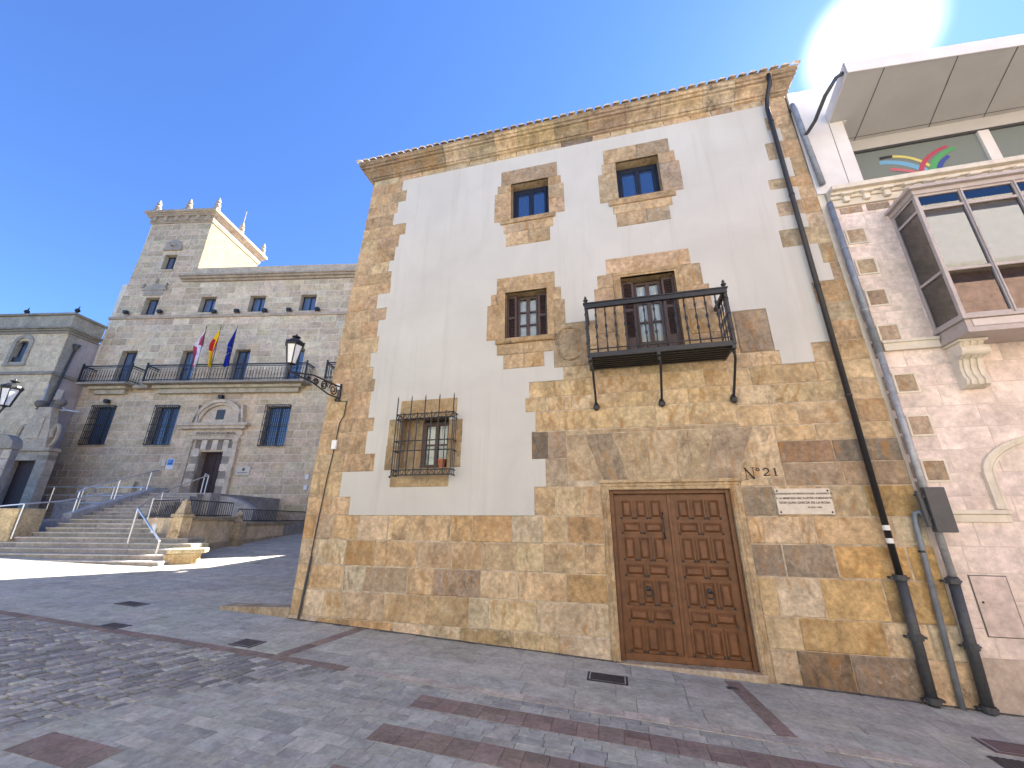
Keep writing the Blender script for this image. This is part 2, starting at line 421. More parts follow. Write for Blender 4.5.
# ------------------------------------------------------------------ ground
gb = MB()
xs = [-400, -200, -100, -60] + [-40 + 1.0 * i for i in range(65)] + [30, 45, 60, 100, 200, 400]
ys = [-400, -200, -100, -50, -30, -20] + [-16 + 1.0 * i for i in range(40)] + [30, 50, 100, 200, 400]
gi = {}
for i, x in enumerate(xs):
    for k, y in enumerate(ys):
        gi[i, k] = len(gb.v); gb.v.append((x, y, zg(x, y) - .012))
for i in range(len(xs) - 1):
    for k in range(len(ys) - 1):
        gb.f.append((gi[i, k], gi[i + 1, k], gi[i + 1, k + 1], gi[i, k + 1])); gb.c.append((.2, .2, .2))
structure(gb, 'ground', 'bed')

def flag(mb, pts, h, gap=.004, drop=.0):
    """flat paving piece given by plan points (ccw)"""
    c = Vector((sum(p[0] for p in pts) / len(pts), sum(p[1] for p in pts) / len(pts)))
    top = []; bot = []
    tl = random.uniform(-.0015, .0015)
    for p in pts:
        d = Vector((p[0], p[1])) - c; d *= max(.5, 1 - gap / max(d.length, .03))
        x, y = c.x + d.x, c.y + d.y
        top.append((x, y, zg(x, y) + h + tl)); bot.append((p[0], p[1], zg(p[0], p[1]) - .012))
    k = len(pts)
    mb.raw(top + bot, [tuple(range(k))] + [(i, k + i, k + (i + 1) % k, (i + 1) % k) for i in range(k)])

GRAN = [(.42, .41, .355), (.44, .425, .37), (.395, .385, .34), (.455, .44, .38), (.43, .415, .35)]
def paving(name, m, x0, x1, y0, y1, dx, dy, pal, h=.004, gap=.004, skip=None, cut=(), v=.07):
    mb = MB(); y = y0
    while y < y1 - 1e-4:
        d = random.uniform(*dy); ye = min(y + d, y1)
        if y1 - ye < dy[0] * .4: ye = y1
        x = x0 - random.uniform(0, dx[1])
        while x < x1:
            e = x + random.uniform(*dx); p, q = max(x, x0), min(e, x1)
            if q - p > .03 and not (skip and skip((p + q) / 2, (y + ye) / 2)):
                mb.tint(jitter(random.choice(pal), v)); rs = [(p, q, y, ye)]
                for c in cut: rs = [w for r_ in rs for w in rect_sub(r_, c)]
                for a0, a1, b0, b1 in rs:
                    if a1 - a0 > .012 and b1 - b0 > .012: flag(mb, [(a0, b0), (a1, b0), (a1, b1), (a0, b1)], h, gap)
            x = e
        y = ye
    return structure(mb, name, m)

def inbox(x, y, *bs): return any(b[0] < x < b[1] and b[2] < y < b[3] for b in bs)
SLANT = lambda x, y: x + .08 * (y + 1.8)               # cross strips lean a little
paving('pavement', 'granite', -40, 20, -1.72, -.02, (.55, .95), (.36, .44), GRAN, h=.006, gap=.004,
       skip=lambda x, y: False)
# brown cross strips and the kerb strips lie on the pavement sheet
mb = MB()
BROWN = [(.245, .185, .155), (.26, .198, .165), (.225, .17, .145)]
PINKG = [(.44, .395, .335), (.46, .41, .35), (.42, .38, .33)]
def strip(mb, p, q, w, L, pal, h):
    p, q = Vector(p), Vector(q); d = (q - p).normalized(); nrm = Vector((-d.y, d.x)) * w / 2; t = 0; T = (q - p).length
    while t < T - .02:
        e = min(T, t + random.uniform(*L)); mb.tint(jitter(random.choice(pal), .09))
        a, b = p + d * t, p + d * e
        flag(mb, [tuple(a - nrm), tuple(b - nrm), tuple(b + nrm), tuple(a + nrm)], h, .003); t = e
strip(mb, (-4.68, -.06), (-4.88, -1.72), .20, (.3, .45), BROWN, .011)
strip(mb, (1.45, -.20), (1.62, -1.72), .21, (.3, .45), BROWN, .011)
strip(mb, (-40, -1.81), (-3.72, -1.81), .17, (.3, .5), BROWN, .008)
strip(mb, (-3.72, -1.81), (20, -1.81), .17, (.4, .7), PINKG, .008)
structure(mb, 'kerb_strip', 'brownpaver')
mb = MB(); x = -6.3
while x < 16:
    e = x + random.uniform(.06, .22); w0, w1 = random.uniform(.0, .05) ** 1.0, random.uniform(.0, .05)
    mb.tint(jitter((.13, .11, .085), .3))
    if not -.2 < x < 2.0: mb.face([(x, -.03 - w0, zg(x, 0) + .012), (e, -.03 - w1, zg(e, 0) + .012), (e, .0, zg(e, 0) + .022), (x, .0, zg(x, 0) + .022)])
    x = e
structure(mb, 'dirt', 'bed')
# road: setts to the left of a slanting line, granite paving to its right with brown crossing bands
def edge_x(y): return -3.75 - (y + 1.9) * -.95 if y > -3.3 else -5.1 + (y + 3.3) * .45
def left_of(x, y): return x < edge_x(y)
BANDS = [(-2.42, 1.95, -2.50, -2.18), (-2.48, 2.4, -3.26, -2.94), (-2.5, 2.6, -4.02, -3.70), (-2.5, 2.6, -4.8, -4.46),
         (-5.2, -4.3, -4.45, -4.12)]
SETT = [(.27, .26, .245), (.32, .305, .285), (.22, .215, .205), (.40, .385, .35), (.29, .275, .255)]
mb = MB()
x = -24.
while x < -1.2:
    w = random.uniform(.10, .135); y = -1.885 - random.uniform(0, .02)
    while y > -7.2:
        L = random.uniform(.15, .24)
        if left_of(x + w / 2 + .231 * (y - L / 2 + 1.9), y - L / 2) and (x > -13 or y > -5) and not inbox(x + w / 2 + .231 * (y + 1.9), y - L / 2, *[(b[0] - .08, b[1] + .08, b[2] - .08, b[3] + .08) for b in BANDS]):
            mb.tint(jitter(random.choice(SETT), .13))
            h = .006 + random.uniform(0, .016); sk = .14 * 0
            g = .010
            c = [(x + g, y - L + g), (x + w - g, y - L + g), (x + w - g, y - g), (x + g, y - g)]
            c = [(p + .231 * (q + 1.9), q) for p, q in c]
            t = [(p + (.016 if i in (0, 3) else -.016), q + (.018 if i < 2 else -.018)) for i, (p, q) in enumerate(c)]
            P = [(p, q, zg(p, q) - .012) for p, q in c] + [(p, q, zg(p, q) + h - .008) for p, q in c] + [(p, q, zg(p, q) + h + random.uniform(-.002, .002)) for p, q in t]
            mb.raw(P, [(8, 9, 10, 11)] + [(i, (i + 1) % 4, 4 + (i + 1) % 4, 4 + i) for i in range(4)] + [(4 + i, 4 + (i + 1) % 4, 8 + (i + 1) % 4, 8 + i) for i in range(4)])
        y -= L
    x += w
structure(mb, 'street_cobbles', 'sett')
ROADG = [(.36, .35, .31), (.39, .38, .335), (.335, .33, .30), (.42, .405, .355), (.38, .365, .315)]
paving('road', 'granite', -5.6, 20, -8, -1.9, (.2, .36), (.12, .18), ROADG, h=.004, gap=.004, v=.085, cut=BANDS,
       skip=lambda x, y: left_of(x + .25, y) and y > -5.2)
mb = MB()
for b in BANDS:
    x = b[0]
    while x < b[1] - .03:
        e = min(b[1], x + random.uniform(.2, .3)); mid = (b[2] + b[3]) / 2
        for p, q in ((b[2], mid), (mid, b[3])):
            mb.tint(jitter(random.choice(BROWN), .13)); flag(mb, [(x, p), (e, p), (e, q), (x, q)], .006, .003)
        x = e
structure(mb, 'crossing_bands', 'brownpaver')
WARM = [(.42, .395, .345), (.44, .415, .355), (.40, .38, .335), (.43, .405, .36)]
paving('plaza_paving', 'granite', -42, -6.4, .0, 16, (.7, 1.3), (.45, .6), WARM, h=.004, gap=.006, v=.09)

# ------------------------------------------------------------------ the stone house
HOUSE = thing('stone_house', (0, 4, 0), 'three storey corner house of ochre stone and white plaster with iron balcony', 'house')
OCH = [(.52, .39, .235), (.54, .41, .255), (.50, .365, .21), (.56, .44, .29), (.49, .375, .235), (.51, .375, .215)]
LOWP = OCH + [(.56, .45, .315), (.58, .48, .345), (.42, .325, .22), (.55, .43, .28), (.47, .315, .16), (.57, .46, .32)]
QUO = [(.465, .335, .20), (.44, .31, .18), (.49, .36, .22), (.41, .30, .185)]
GREYO = [(.44, .345, .23), (.41, .325, .225), (.38, .30, .21), (.47, .375, .25)]
def xl(z): return -6.33 if z < 3.2 else -6.33 + .43 * (z - 3.2) / 7.7
XR = 4.45
xr = lambda z: 4.46 - max(0, z - 2) * .0135
OPEN = {'W1': (-1.91, -.99, 8.95, 10.03), 'W2': (.61, 1.55, 9.0, 10.08), 'W3': (-2.02, -1.09, 5.79, 6.92),
        'W4': (.47, 1.53, 5.0, 6.93), 'W5': (-4.28, -3.2, 3.1, 4.15), 'DOOR': (-.07, 1.90, .02, 2.63)}
VOUS = (-.79, 2.74, 2.79, 3.665)
holes = list(OPEN.values())
LBLK = [2.19, 2.55, 3.06, 3.43, 3.92, 4.22, 4.83, 5.13, 5.43, 5.79, 6.2, 6.63, 6.96, 7.36, 7.68, 7.99, 8.31, 8.71, 9.07, 9.43, 9.82, 10.17, 10.54, 10.9]
RBLK = [2.19, 2.66, 3.03, 3.39, 3.66, 4.05, 4.40, 4.75, 5.12, 5.51, 5.88, 6.33, 6.70, 7.15, 7.55, 7.88, 8.22, 8.56, 8.82, 9.33, 9.80, 10.16, 10.52, 10.9]
MBLK = [2.19, 2.70, 3.21, 3.665, 4.11, 4.43, 4.77, 5.04, 5.4, 6.02]
XLW = [-5.29, -5.57, -4.84, -5.09, -4.96, -5.12, -5.06, -5.14, -5.25, -5.10, -5.17, -4.99, -5.28, -4.96, -4.98, -5.08, -4.955, -4.88, -4.73, -5.12, -5.03, -4.82, -4.97]
XRW = {4.75: 3.59, 5.12: 3.94, 5.51: 3.96, 5.88: 3.86, 6.33: 4.23, 6.70: 4.14, 7.15: 3.55, 7.55: 4.08, 7.88: 3.63, 8.22: 4.08, 8.56: 3.59, 8.82: 4.09, 9.33: 3.71, 9.80: 4.07, 10.16: 3.83, 10.52: 3.99}
def left_edge(z):
    for i in range(len(LBLK) - 1):
        if LBLK[i] <= z < LBLK[i + 1]: return XLW[i]
    return XLW[-1]
def right_edge(z):
    k = [q for q in XRW if q <= z]
    return XRW[max(k)] if k else 3.59
MIDW = [(2.19, 2.70, -1.42), (2.70, 3.21, -1.20), (3.21, 3.74, -1.46), (3.74, 4.14, -1.38), (4.14, 4.43, -1.58), (4.43, 4.77, -1.50), (4.77, 5.04, -.80), (5.04, 6.02, -.98)]
def plaster_spans(z):
    L = left_edge(z)
    if z >= 6.02: return [(L, right_edge(z))]
    out = []
    for z0, z1, x in MIDW:
        if z0 <= z < z1: out.append((L, x))
    if z >= 5.89: out.append((2.3, right_edge(z)))
    elif z >= 5.03: out.append((3.02, right_edge(z)))
    elif z >= 4.76: out.append((3.08, right_edge(z)))
    return out
# backing wall with mortar colour
mb = MB()
bz = [-1.0, 3.2, 10.9]
wall_sheet(mb, H, -5.8, XR - .1, -.9, 11.0, -.009, holes)
mb.face([H.P(-6.30, -.009, -.9), H.P(-5.8, -.009, -.9), H.P(-5.8, -.009, 3.2), H.P(-6.30, -.009, 3.2)])
mb.face([H.P(-6.30, -.009, 3.2), H.P(-5.8, -.009, 3.2), H.P(-5.8, -.009, 6.0), H.P(-6.16, -.009, 6.0)])
mb.face([H.P(-6.16, -.009, 6.0), H.P(-5.8, -.009, 6.0), H.P(-5.8, -.009, 11.0), H.P(-5.88, -.009, 11.0)])
mb.face([H.P(XR - .1, -.009, -.9), H.P(XR, -.009, -.9), H.P(XR - .12, -.009, 11.0), H.P(XR - .1, -.009, 11.0)])
mb.build('wall_core', 'mortar', HOUSE)
mb = MB()
# plinth courses
PLc = [-.6, .33, .80, 1.25, 1.72, 2.19]
ashlar(mb, H, xl, -.20, PLc[1:], [], LOWP, (.36, .95), v=.12, relief=.008, bev=.014)
ashlar(mb, H, 2.06, xr, [.34, .77, 1.31, 1.78, 2.19], [], LOWP, (.42, 1.1), v=.12, relief=.007, bev=.014)
mbw = MB()
ashlar(mbw, H, xl, -.20, [-.6, .33], [], LOWP, (.5, .95), v=.13, relief=.01, bev=.022, n=.012)
mbw.build('base_course', 'worn_sandstone', HOUSE); mbw = MB()
ashlar(mbw, H, 2.06, xr, [-.6, .34], [], LOWP + [(.28, .21, .15), (.33, .24, .17)], (.5, .8), v=.15, relief=.008, bev=.02, n=.01)
mbw.build('base_course', 'worn_sandstone', HOUSE)
# left quoin column
for i in range(len(LBLK) - 1):
    z0, z1 = LBLK[i], LBLK[i + 1]; a, b = xl((z0 + z1) / 2), XLW[i] + .02
    cut = [a, b] if (b - a < .85 and i % 3) else [a, a + (b - a) * random.uniform(.35, .65), b]
    for p, q in zip(cut[:-1], cut[1:]):
        mb.tint(jitter(random.choice(QUO), .12)); mb.stone(H, p, q, z0, z1, n=random.uniform(-.003, .003), j=.004, bev=.01)
# right quoin column
for z0, z1 in zip(RBLK[:-1], RBLK[1:]):
    b = xr((z0 + z1) / 2)
    if z0 < 4.75: continue
    a = right_edge((z0 + z1) / 2) - .02
    cut = [a, b] if b - a < .6 else [a, b - random.uniform(.3, .45), b]
    for p, q in zip(cut[:-1], cut[1:]):
        mb.tint(jitter(random.choice(QUO + GREYO), .12)); mb.stone(H, p, q, z0, z1, n=random.uniform(-.003, .003), j=.004, bev=.01)
# middle field round and above the door
dh = [(-.20, 2.06, 2.1, 2.80), VOUS, OPEN['W4']]
for z0, z1, x in MIDW[:3]:
    ashlar(mb, H, x - .02, -.2 if z1 < 2.79 else -.79, [z0, z1], dh, GREYO + OCH, (.45, .7), v=.13)
ashlar(mb, H, -1.40, 2.2, [3.74, 4.14], [VOUS], OCH, (.7, 1.3), v=.1)
mb.tint((.40, .31, .2)); mb.stone(H, -.79, 2.74, 3.655, 3.74, n=-.004)
ashlar(mb, H, -1.60, 2.2, [4.14, 4.43], [], OCH, (.5, .9), v=.1)
ashlar(mb, H, -1.52, 2.2, [4.43, 4.77], [], OCH, (.6, 1.1), v=.1)
ashlar(mb, H, -.82, 2.2, [4.77, 5.04], dh, OCH, (.5, .9), v=.1)
ashlar(mb, H, -.29, .2, [5.04, 5.45, 5.92, 6.02], [], OCH, (.5, .6), v=.1)
ashlar(mb, H, 1.75, 2.45, [5.04, 5.45, 5.92], [], OCH, (.4, .6), v=.1)
# right field beside and above the door
for z0, z1 in zip(RBLK[:7], RBLK[1:8]):
    a0 = 2.74 if 2.7 < z0 < 3.6 else (2.06 if z0 < 2.6 else 2.2)
    if z0 == 2.66: a0 = 2.06
    ashlar(mb, H, a0, xr, [z0, z1], [VOUS, (-.2, 2.06, 2, 2.8)], OCH + [(.36, .27, .18)], (.55, 1.15), v=.09)
ashlar(mb, H, 2.2, 3.10, [4.75, 5.03], [], OCH, (.4, .6)); ashlar(mb, H, 3.57, xr, [4.75, 5.12], [], OCH, (.4, .6))
# fan of long voussoirs over the door
fan = [(-.79, -.79), (-.46, -.16), (.06, .29), (.66, .70), (1.19, 1.11), (1.79, 1.56), (2.42, 2.04), (2.74, 2.74)]
tones = [(.43, .33, .215), (.315, .25, .175), (.43, .335, .215), (.46, .36, .235), (.42, .33, .215), (.345, .27, .19), (.56, .43, .28)]
for (t0, b0), (t1, b1), tn in zip(fan[:-1], fan[1:], tones):
    mb.tint(tn); g = .009
    mb.prism(H, [(b0 + g, 2.80), (b1 - g, 2.80), (t1 - g, 3.65), (t0 + g, 3.65)], -.06, random.uniform(-.003, .003))
mb.tint((.40, .32, .22))
# frieze course under the cornice
a = -5.88
while a < 4.32:
    b = min(4.33, a + random.uniform(.4, .8)); mb.tint(jitter(random.choice(OCH + GREYO + [(.17, .13, .10)]), .15))
    mb.stone(H, a, b, 10.9, 11.1, n=.006); a = b
mb.build('stone_facing', 'sandstone', HOUSE)
# plaster coat with its toothed outline
zs = sorted({z for z in LBLK + list(XRW) + [q for r in MIDW for q in r[:2]] + [4.76, 5.03, 5.89, 10.9] + [v for o in OPEN.values() for v in o[2:]] if 2.19 <= z <= 10.9})
mb = MB(); n1 = .010
for z0, z1 in zip(zs[:-1], zs[1:]):
    zc = (z0 + z1) / 2
    for a, b in plaster_spans(zc):
        parts = [(a, b, z0, z1)]
        for h in holes: parts = [q for r in parts for q in rect_sub(r, h)]
        for p in parts: mb.box(H, p[0], p[1], -.02, n1, p[2], p[3])
mb.build('plaster_coat', 'plaster', HOUSE)
# carved blocks either side of the balcony
mb = MB().tint((.36, .28, .185)); mb.stone(H, -.99, -.28, 5.04, 6.02, n=.012, bev=.015)
c0 = H.P(-.64, .01, 5.55)
for rr in (.29,):
    mb.tint((.33, .255, .17)); mb.tube([c0 + Vector((rr * 1.0 * math.cos(t) * (1 + .10 * math.sin(3 * t + 1) + .06 * math.sin(7 * t)), -.012, rr * 1.25 * math.sin(t))) for t in [i * math.pi / 14 for i in range(3, 25)]], [.008 + .022 * abs(math.sin(i * 1.3)) for i in range(22)], 6)
vs_ = []
for i in range(9):
    for k in range(9):
        u, w = (i - 4) / 4, (k - 4) / 4; d = math.hypot(u, w)
        vs_.append(c0 + Vector((u * .24, -.004 - .05 * max(0, 1 - d * d) - random.uniform(0, .03) * max(0, 1 - d), w * .30)))
mb.raw(vs_, [(i * 9 + k, (i + 1) * 9 + k, (i + 1) * 9 + k + 1, i * 9 + k + 1) for i in range(8) for k in range(8)])
mb.build('carved_shield', 'sandstone', HOUSE)['label'] = 'weathered carved coat of arms left of the balcony'
mb = MB().tint((.30, .235, .17)); mb.stone(H, 2.45, 3.03, 5.03, 5.89, n=.012, bev=.02)
mb.build('carved_block', 'sandstone', HOUSE)['label'] = 'worn brown carved block right of the balcony'
# other walls and inside floor slabs: closed body, so that light does not leak
mb = MB().tint((.40, .30, .19))
def house_side(n): pass
D_ = 10.5
P = lambda x, y, z: Vector((x, y, z))
mb.face([P(-6.26, .028, -1), P(-6.26, .028, 3.2), P(-6.26, D_, 3.2), P(-6.26, D_, -1)][::-1])
mb.face([P(-6.26, .028, 3.2), P(-5.85, .028, 11.0), P(-5.85, D_, 11.0), P(-6.26, D_, 3.2)][::-1])
mb.face([P(XR - .02, .028, -1), P(XR - .02, D_, -1), P(XR - .02, D_, 11.2), P(XR - .02, .028, 11.2)])
mb.face([P(-6.26, D_, -1), P(-6.31, D_, 11.2), P(XR, D_, 11.2), P(XR, D_, -1)])
mb.build('side_wall', 'sandstone', HOUSE)
mb = MB()
mb.box(H, -5.9, 4.3, -6, -.6, 2.95, 3.0); mb.box(H, -5.9, 4.3, -6, -.6, 4.9, 4.97); mb.box(H, -5.85, 4.2, -6, -.6, 8.0, 8.1)
mb.box(H, -5.8, 4.2, -6.1, -6, -.5, 10.9)
mb.build('inner_floor', 'room', HOUSE)
# cornice: moulded blocks returned round the left corner
prof = [(0, 11.06), (.055, 11.08), (.055, 11.13), (.085, 11.135), (.105, 11.19), (.15, 11.245), (.21, 11.285), (.215, 11.325), (.265, 11.33), (.27, 11.39), (.31, 11.40), (.31, 11.49), (0, 11.50)]
mb = MB()
a = -5.9; first = True
while a < 4.35:
    b = a + random.uniform(.6, 1.0)
    if b > 4.1: b = 4.36
    mb.tint(jitter(random.choice(OCH + GREYO + [(.32, .24, .16), (.30, .22, .15), (.36, .26, .17), (.26, .20, .14)]), .13))
    k = len(prof); vs2 = []
    for q, (aa, sgn) in enumerate(((a, -1), (b, 1))):
        for d, z in prof:
            e = aa + (.004 if q == 0 else -.004)
            if first and q == 0: e = -5.9 - d
            if b == 4.36 and q == 1: e = 4.36 + d * .6
            vs2.append(H.P(e, d, z))
    mb.raw(vs2, [(i, i + 1, k + i + 1, k + i)[::-1] for i in range(k - 1)] + [tuple(range(k)), tuple(range(2 * k - 1, k - 1, -1))])
    a = b; first = False
b = .0
while b < 10.5:
    e = min(10.5, b + .9); mb.tint(jitter(random.choice(OCH), .12)); k = len(prof); vs2 = []
    for q, yy in enumerate((b, e)):
        for d, z in prof:
            y = yy - d if (b == 0 and q == 0) else yy
            vs2.append(P(-5.9 - d, y, z))
    mb.raw(vs2, [(i, i + 1, k + i + 1, k + i) for i in range(k - 1)] + [tuple(range(2 * k - 1, k - 1, -1))]); b = e
CORN = mb.build('cornice', 'cornice_stone', HOUSE)
# roof of barrel tiles
mb = MB()
ez = 11.50
e0, e1, f0, f1 = -6.24, 4.58, -.34, 10.8
ry, rz = 10.5, 15.6
mb.face([P(e0, f0, ez), P(e1, f0, ez), P(e1, ry, rz), P(e0, ry, rz)]); mb.face([P(e0, f0, ez), P(e0, ry, rz), P(e0, ry, ez)]); mb.face([P(e1, f0, ez), P(e1, ry, ez), P(e1, ry, rz)])
mb.face([P(e0, ry, ez), P(e0, ry, rz), P(e1, ry, rz), P(e1, ry, ez)])
mb.face([P(e0, f0, ez - .01), P(e0, ry, ez - .01), P(e1, ry, ez - .01), P(e1, f0, ez - .01)])
sl = (rz - ez) / (ry - f0)
def tile_row(mb, p, d, up_, r=.085, L=1.3):
    seg = 6; vs3 = []
    for t in (0, L):
        for q in range(seg + 1):
            an = math.pi * q / seg
            vs3.append(p + up_ * t + d * (math.cos(an) * r) + Vector((0, 0, math.sin(an) * r * .62)))
    mb.raw(vs3, [(q, q + 1, seg + 2 + q, seg + 1 + q) for q in range(seg)] + [tuple(range(seg + 1))])
x = e0 + .05
while x < e1 - .05:
    tile_row(mb, P(x, f0 - .05, ez + .0 + random.uniform(-.008, .008)), Vector((1, 0, 0)), Vector((0, 1, sl)).normalized(), L=max(.1, min(1.3, x - e0, e1 - x))); x += .21
mb.build('roof', 'tile', HOUSE)
MB().box(H, -6.2, 4.3, -21, -10.55, -1, 10.5).build('rear_wing', 'plaster', HOUSE)

# ---- windows of the house
def surround(win, rects, pal, n=.022):
    mb = MB()
    for r in rects:
        mb.tint(jitter(r[4] if len(r) > 4 else random.choice(pal), .1)); mb.stone(H, *r[:4], n=n + random.uniform(0, .004), j=.002, bev=.007, dep=.06)
    return mb
def add_reveal(mb, h, n0, n1, c):
    mb.tint(c); reveal(mb, H, h, n0, n1); return mb
DK = (.32, .25, .175)
def upper_window(key, rects, sill):
    a0, a1, z0, z1 = OPEN[key]
    w = thing('window', H.P((a0 + a1) / 2, 0, z0), '', ''); del w['label'], w['category']; w.parent = HOUSE; w.location = Vector(w.location) - WORLD[HOUSE.name]
    mb = surround(w, rects, QUO + GREYO[:2]); add_reveal(mb, OPEN[key], -.30, .022, (.42, .32, .2))
    mb.build('surround', 'sandstone', w)
    mb = MB().tint((.42, .30, .17)); mb.stone(H, *sill, n=.05, j=0, bev=.012, dep=.09); mb.build('sill', 'sandstone', w)
    mb = MB(); N0, N1 = -.26, -.20; t = .075; zt = z1 - .03; c = (a0 + a1) / 2
    for b in ((a0, a0 + t, z0, zt), (a1 - t, a1, z0, zt), (a0 + t, a1 - t, zt - t, zt), (a0 + t, a1 - t, z0, z0 + t)): mb.box(H, b[0], b[1], N0, N1, b[2], b[3])
    for s0, s1 in ((a0 + t, c), (c, a1 - t)):
        for b in ((s0, s0 + .06, z0 + t, zt - t), (s1 - .06, s1, z0 + t, zt - t), (s0 + .06, s1 - .06, zt - t - .07, zt - t), (s0 + .06, s1 - .06, z0 + t, z0 + t + .07)):
            mb.box(H, b[0] + .002, b[1] - .002, N0 + .012, N1 + .012, b[2] + .002, b[3] - .002)
    mb.build('frame', 'navyframe', w, bevel=.006)
    for s0, s1 in ((a0 + t, c), (c, a1 - t)):
        MB().box(H, s0 + .05, s1 - .05, N0 + .02, N0 + .035, z0 + t + .06, zt - t - .06).build('pane', 'blueglass', w)
    return w
wds = {}
wds['W1'] = upper_window('W1', [(-2.17, -.76, 10.03, 10.47, DK), (-2.26, -1.91, 9.78, 10.03), (-2.33, -1.91, 8.93, 9.78), (-.99, -.68, 9.78, 10.03), (-.99, -.62, 9.36, 9.78, (.38, .285, .19)), (-.99, -.62, 8.93, 9.36),
    (-2.09, -1.48, 8.56, 8.82), (-1.48, -.90, 8.56, 8.82), (-2.03, -1.50, 8.18, 8.56), (-1.50, -.98, 8.18, 8.56)], (-2.17, -.84, 8.82, 8.95))
wds['W2'] = upper_window('W2', [(.35, 1.1, 10.08, 10.51), (1.1, 1.82, 10.08, 10.51, (.33, .255, .18)), (.29, .61, 9.79, 10.08), (.19, .61, 8.96, 9.79), (1.55, 1.91, 9.80, 10.12), (1.55, 1.98, 8.97, 9.80, (.37, .30, .22)),
    (.46, 1.05, 8.60, 8.83), (1.05, 1.71, 8.60, 8.83), (.51, 1.15, 8.24, 8.60), (1.15, 1.63, 8.24, 8.60, (.37, .295, .21))], (.38, 1.80, 8.83, 9.0))

def child_empty(name, loc, parent):
    o = bpy.data.objects.new(name, None); col.objects.link(o); o.parent = parent
    WORLD[o.name] = Vector(loc); o.location = Vector(loc) - WORLD[parent.name]; return o
def louvre(mb, a0, a1, n, z0, z1, t=.045, th=.035):
    for b in ((a0, a0 + t, z0, z1), (a1 - t, a1, z0, z1), (a0 + t, a1 - t, z1 - t, z1), (a0 + t, a1 - t, z0, z0 + t), (a0 + t, a1 - t, (z0 + z1) / 2 - .03, (z0 + z1) / 2 + .03)):
        mb.box(H, b[0], b[1], n, n + th, b[2], b[3])
    z = z0 + t + .01
    while z < z1 - t - .03:
        P4 = [H.P(a, nn, zz) for a, nn, zz in ((a0 + t, n + th - .004, z), (a1 - t, n + th - .004, z), (a1 - t, n + .004, z + .038), (a0 + t, n + .004, z + .038))]
        mb.face(P4); z += .036
def casement(w, a0, a1, z0, z1, n, mat, bars=(1 / 3, 2 / 3), solid=0., t=.05, curtain=True, shut=0.):
    """two-leaf window: frame, panes, curtain"""
    c = (a0 + a1) / 2; mb = MB()
    for b in ((a0, a0 + t, z0, z1), (a1 - t, a1, z0, z1), (a0 + t, a1 - t, z1 - t, z1), (a0 + t, a1 - t, z0, z0 + t * .7)): mb.box(H, b[0], b[1], n - .05, n, b[2], b[3])
    zb = z0 + t * .7
    for s0, s1 in ((a0 + t, c), (c, a1 - t)):
        s0 += .002; s1 -= .002; u = .036
        for b in ((s0, s0 + u, zb, z1 - t), (s1 - u, s1, zb, z1 - t), (s0 + u, s1 - u, z1 - t - u, z1 - t), (s0 + u, s1 - u, zb, zb + u + solid)): mb.box(H, b[0], b[1], n - .035, n + .015, b[2], b[3])
        if solid: mb.box(H, s0 + u + .03, s1 - u - .03, n, n + .028, zb + .09, zb + solid - .02)
        lo, hi = zb + u + solid, z1 - t - u
        for f in bars: mb.box(H, s0 + u, s1 - u, n - .03, n + .008, lo + (hi - lo) * f - .016, lo + (hi - lo) * f + .016)
    mb.build('frame', mat, w)
    lo, hi = zb + .036 + solid, z1 - t - .036
    for s0, s1 in ((a0 + t, c), (c, a1 - t)):
        MB().box(H, s0 + .03, s1 - .03, n - .02, n - .012, lo, hi).build('pane', 'clear', w)
    if curtain:
        for s0, s1 in ((a0 + t + .02, c - .02), (c + .02, a1 - t - .02)):
            mb = MB(); k = 24; pts = [(s0 + (s1 - s0) * i / k, n - .065 + .010 * math.sin(i * 1.7 + s0 * 5)) for i in range(k + 1)]
            mb.raw([H.P(a, nn, z) for z in (lo - .02, hi + .02) for a, nn in pts], [(i, i + 1, k + 2 + i, k + 1 + i) for i in range(k)])
            mb.build('curtain', 'curtain', w, smooth=True)

w3 = child_empty('window', H.P(-1.55, 0, 5.79), HOUSE)
mb = surround(w3, [(-2.23, -.91, 6.92, 7.33), (-2.36, -2.02, 6.65, 6.92), (-2.44, -2.02, 5.79, 6.65), (-1.09, -.78, 6.6, 6.92), (-1.09, -.71, 5.79, 6.6), (-2.2, -1.5, 5.42, 5.67), (-1.5, -.99, 5.42, 5.67), (-2.05, -1.6, 5.1, 5.42), (-1.6, -1.18, 5.1, 5.42)], QUO)
add_reveal(mb, OPEN['W3'], -.24, .022, (.42, .30, .17))
mb.tint((.41, .29, .165))
for (a0, a1, z0, z1) in ((-2.16, -2.02, 5.79, 7.06), (-1.09, -.95, 5.79, 7.06), (-2.02, -1.09, 6.92, 7.06)): mb.box(H, a0, a1, .0, .04, z0, z1)
mb.build('surround', 'sandstone', w3)
mb = MB().tint((.38, .27, .15)); mb.stone(H, -2.22, -.93, 5.67, 5.79, n=.08, j=0, bev=.02, dep=.1); mb.build('sill', 'sandstone', w3)
casement(w3, -1.80, -1.30, 5.80, 6.88, -.18, 'shutterwood', t=.03)
for a0, a1 in ((-2.01, -1.79), (-1.31, -1.10)):
    mb = MB(); louvre(mb, a0, a1, -.13, 5.81, 6.88); mb.build('shutter', 'shutterwood', w3)

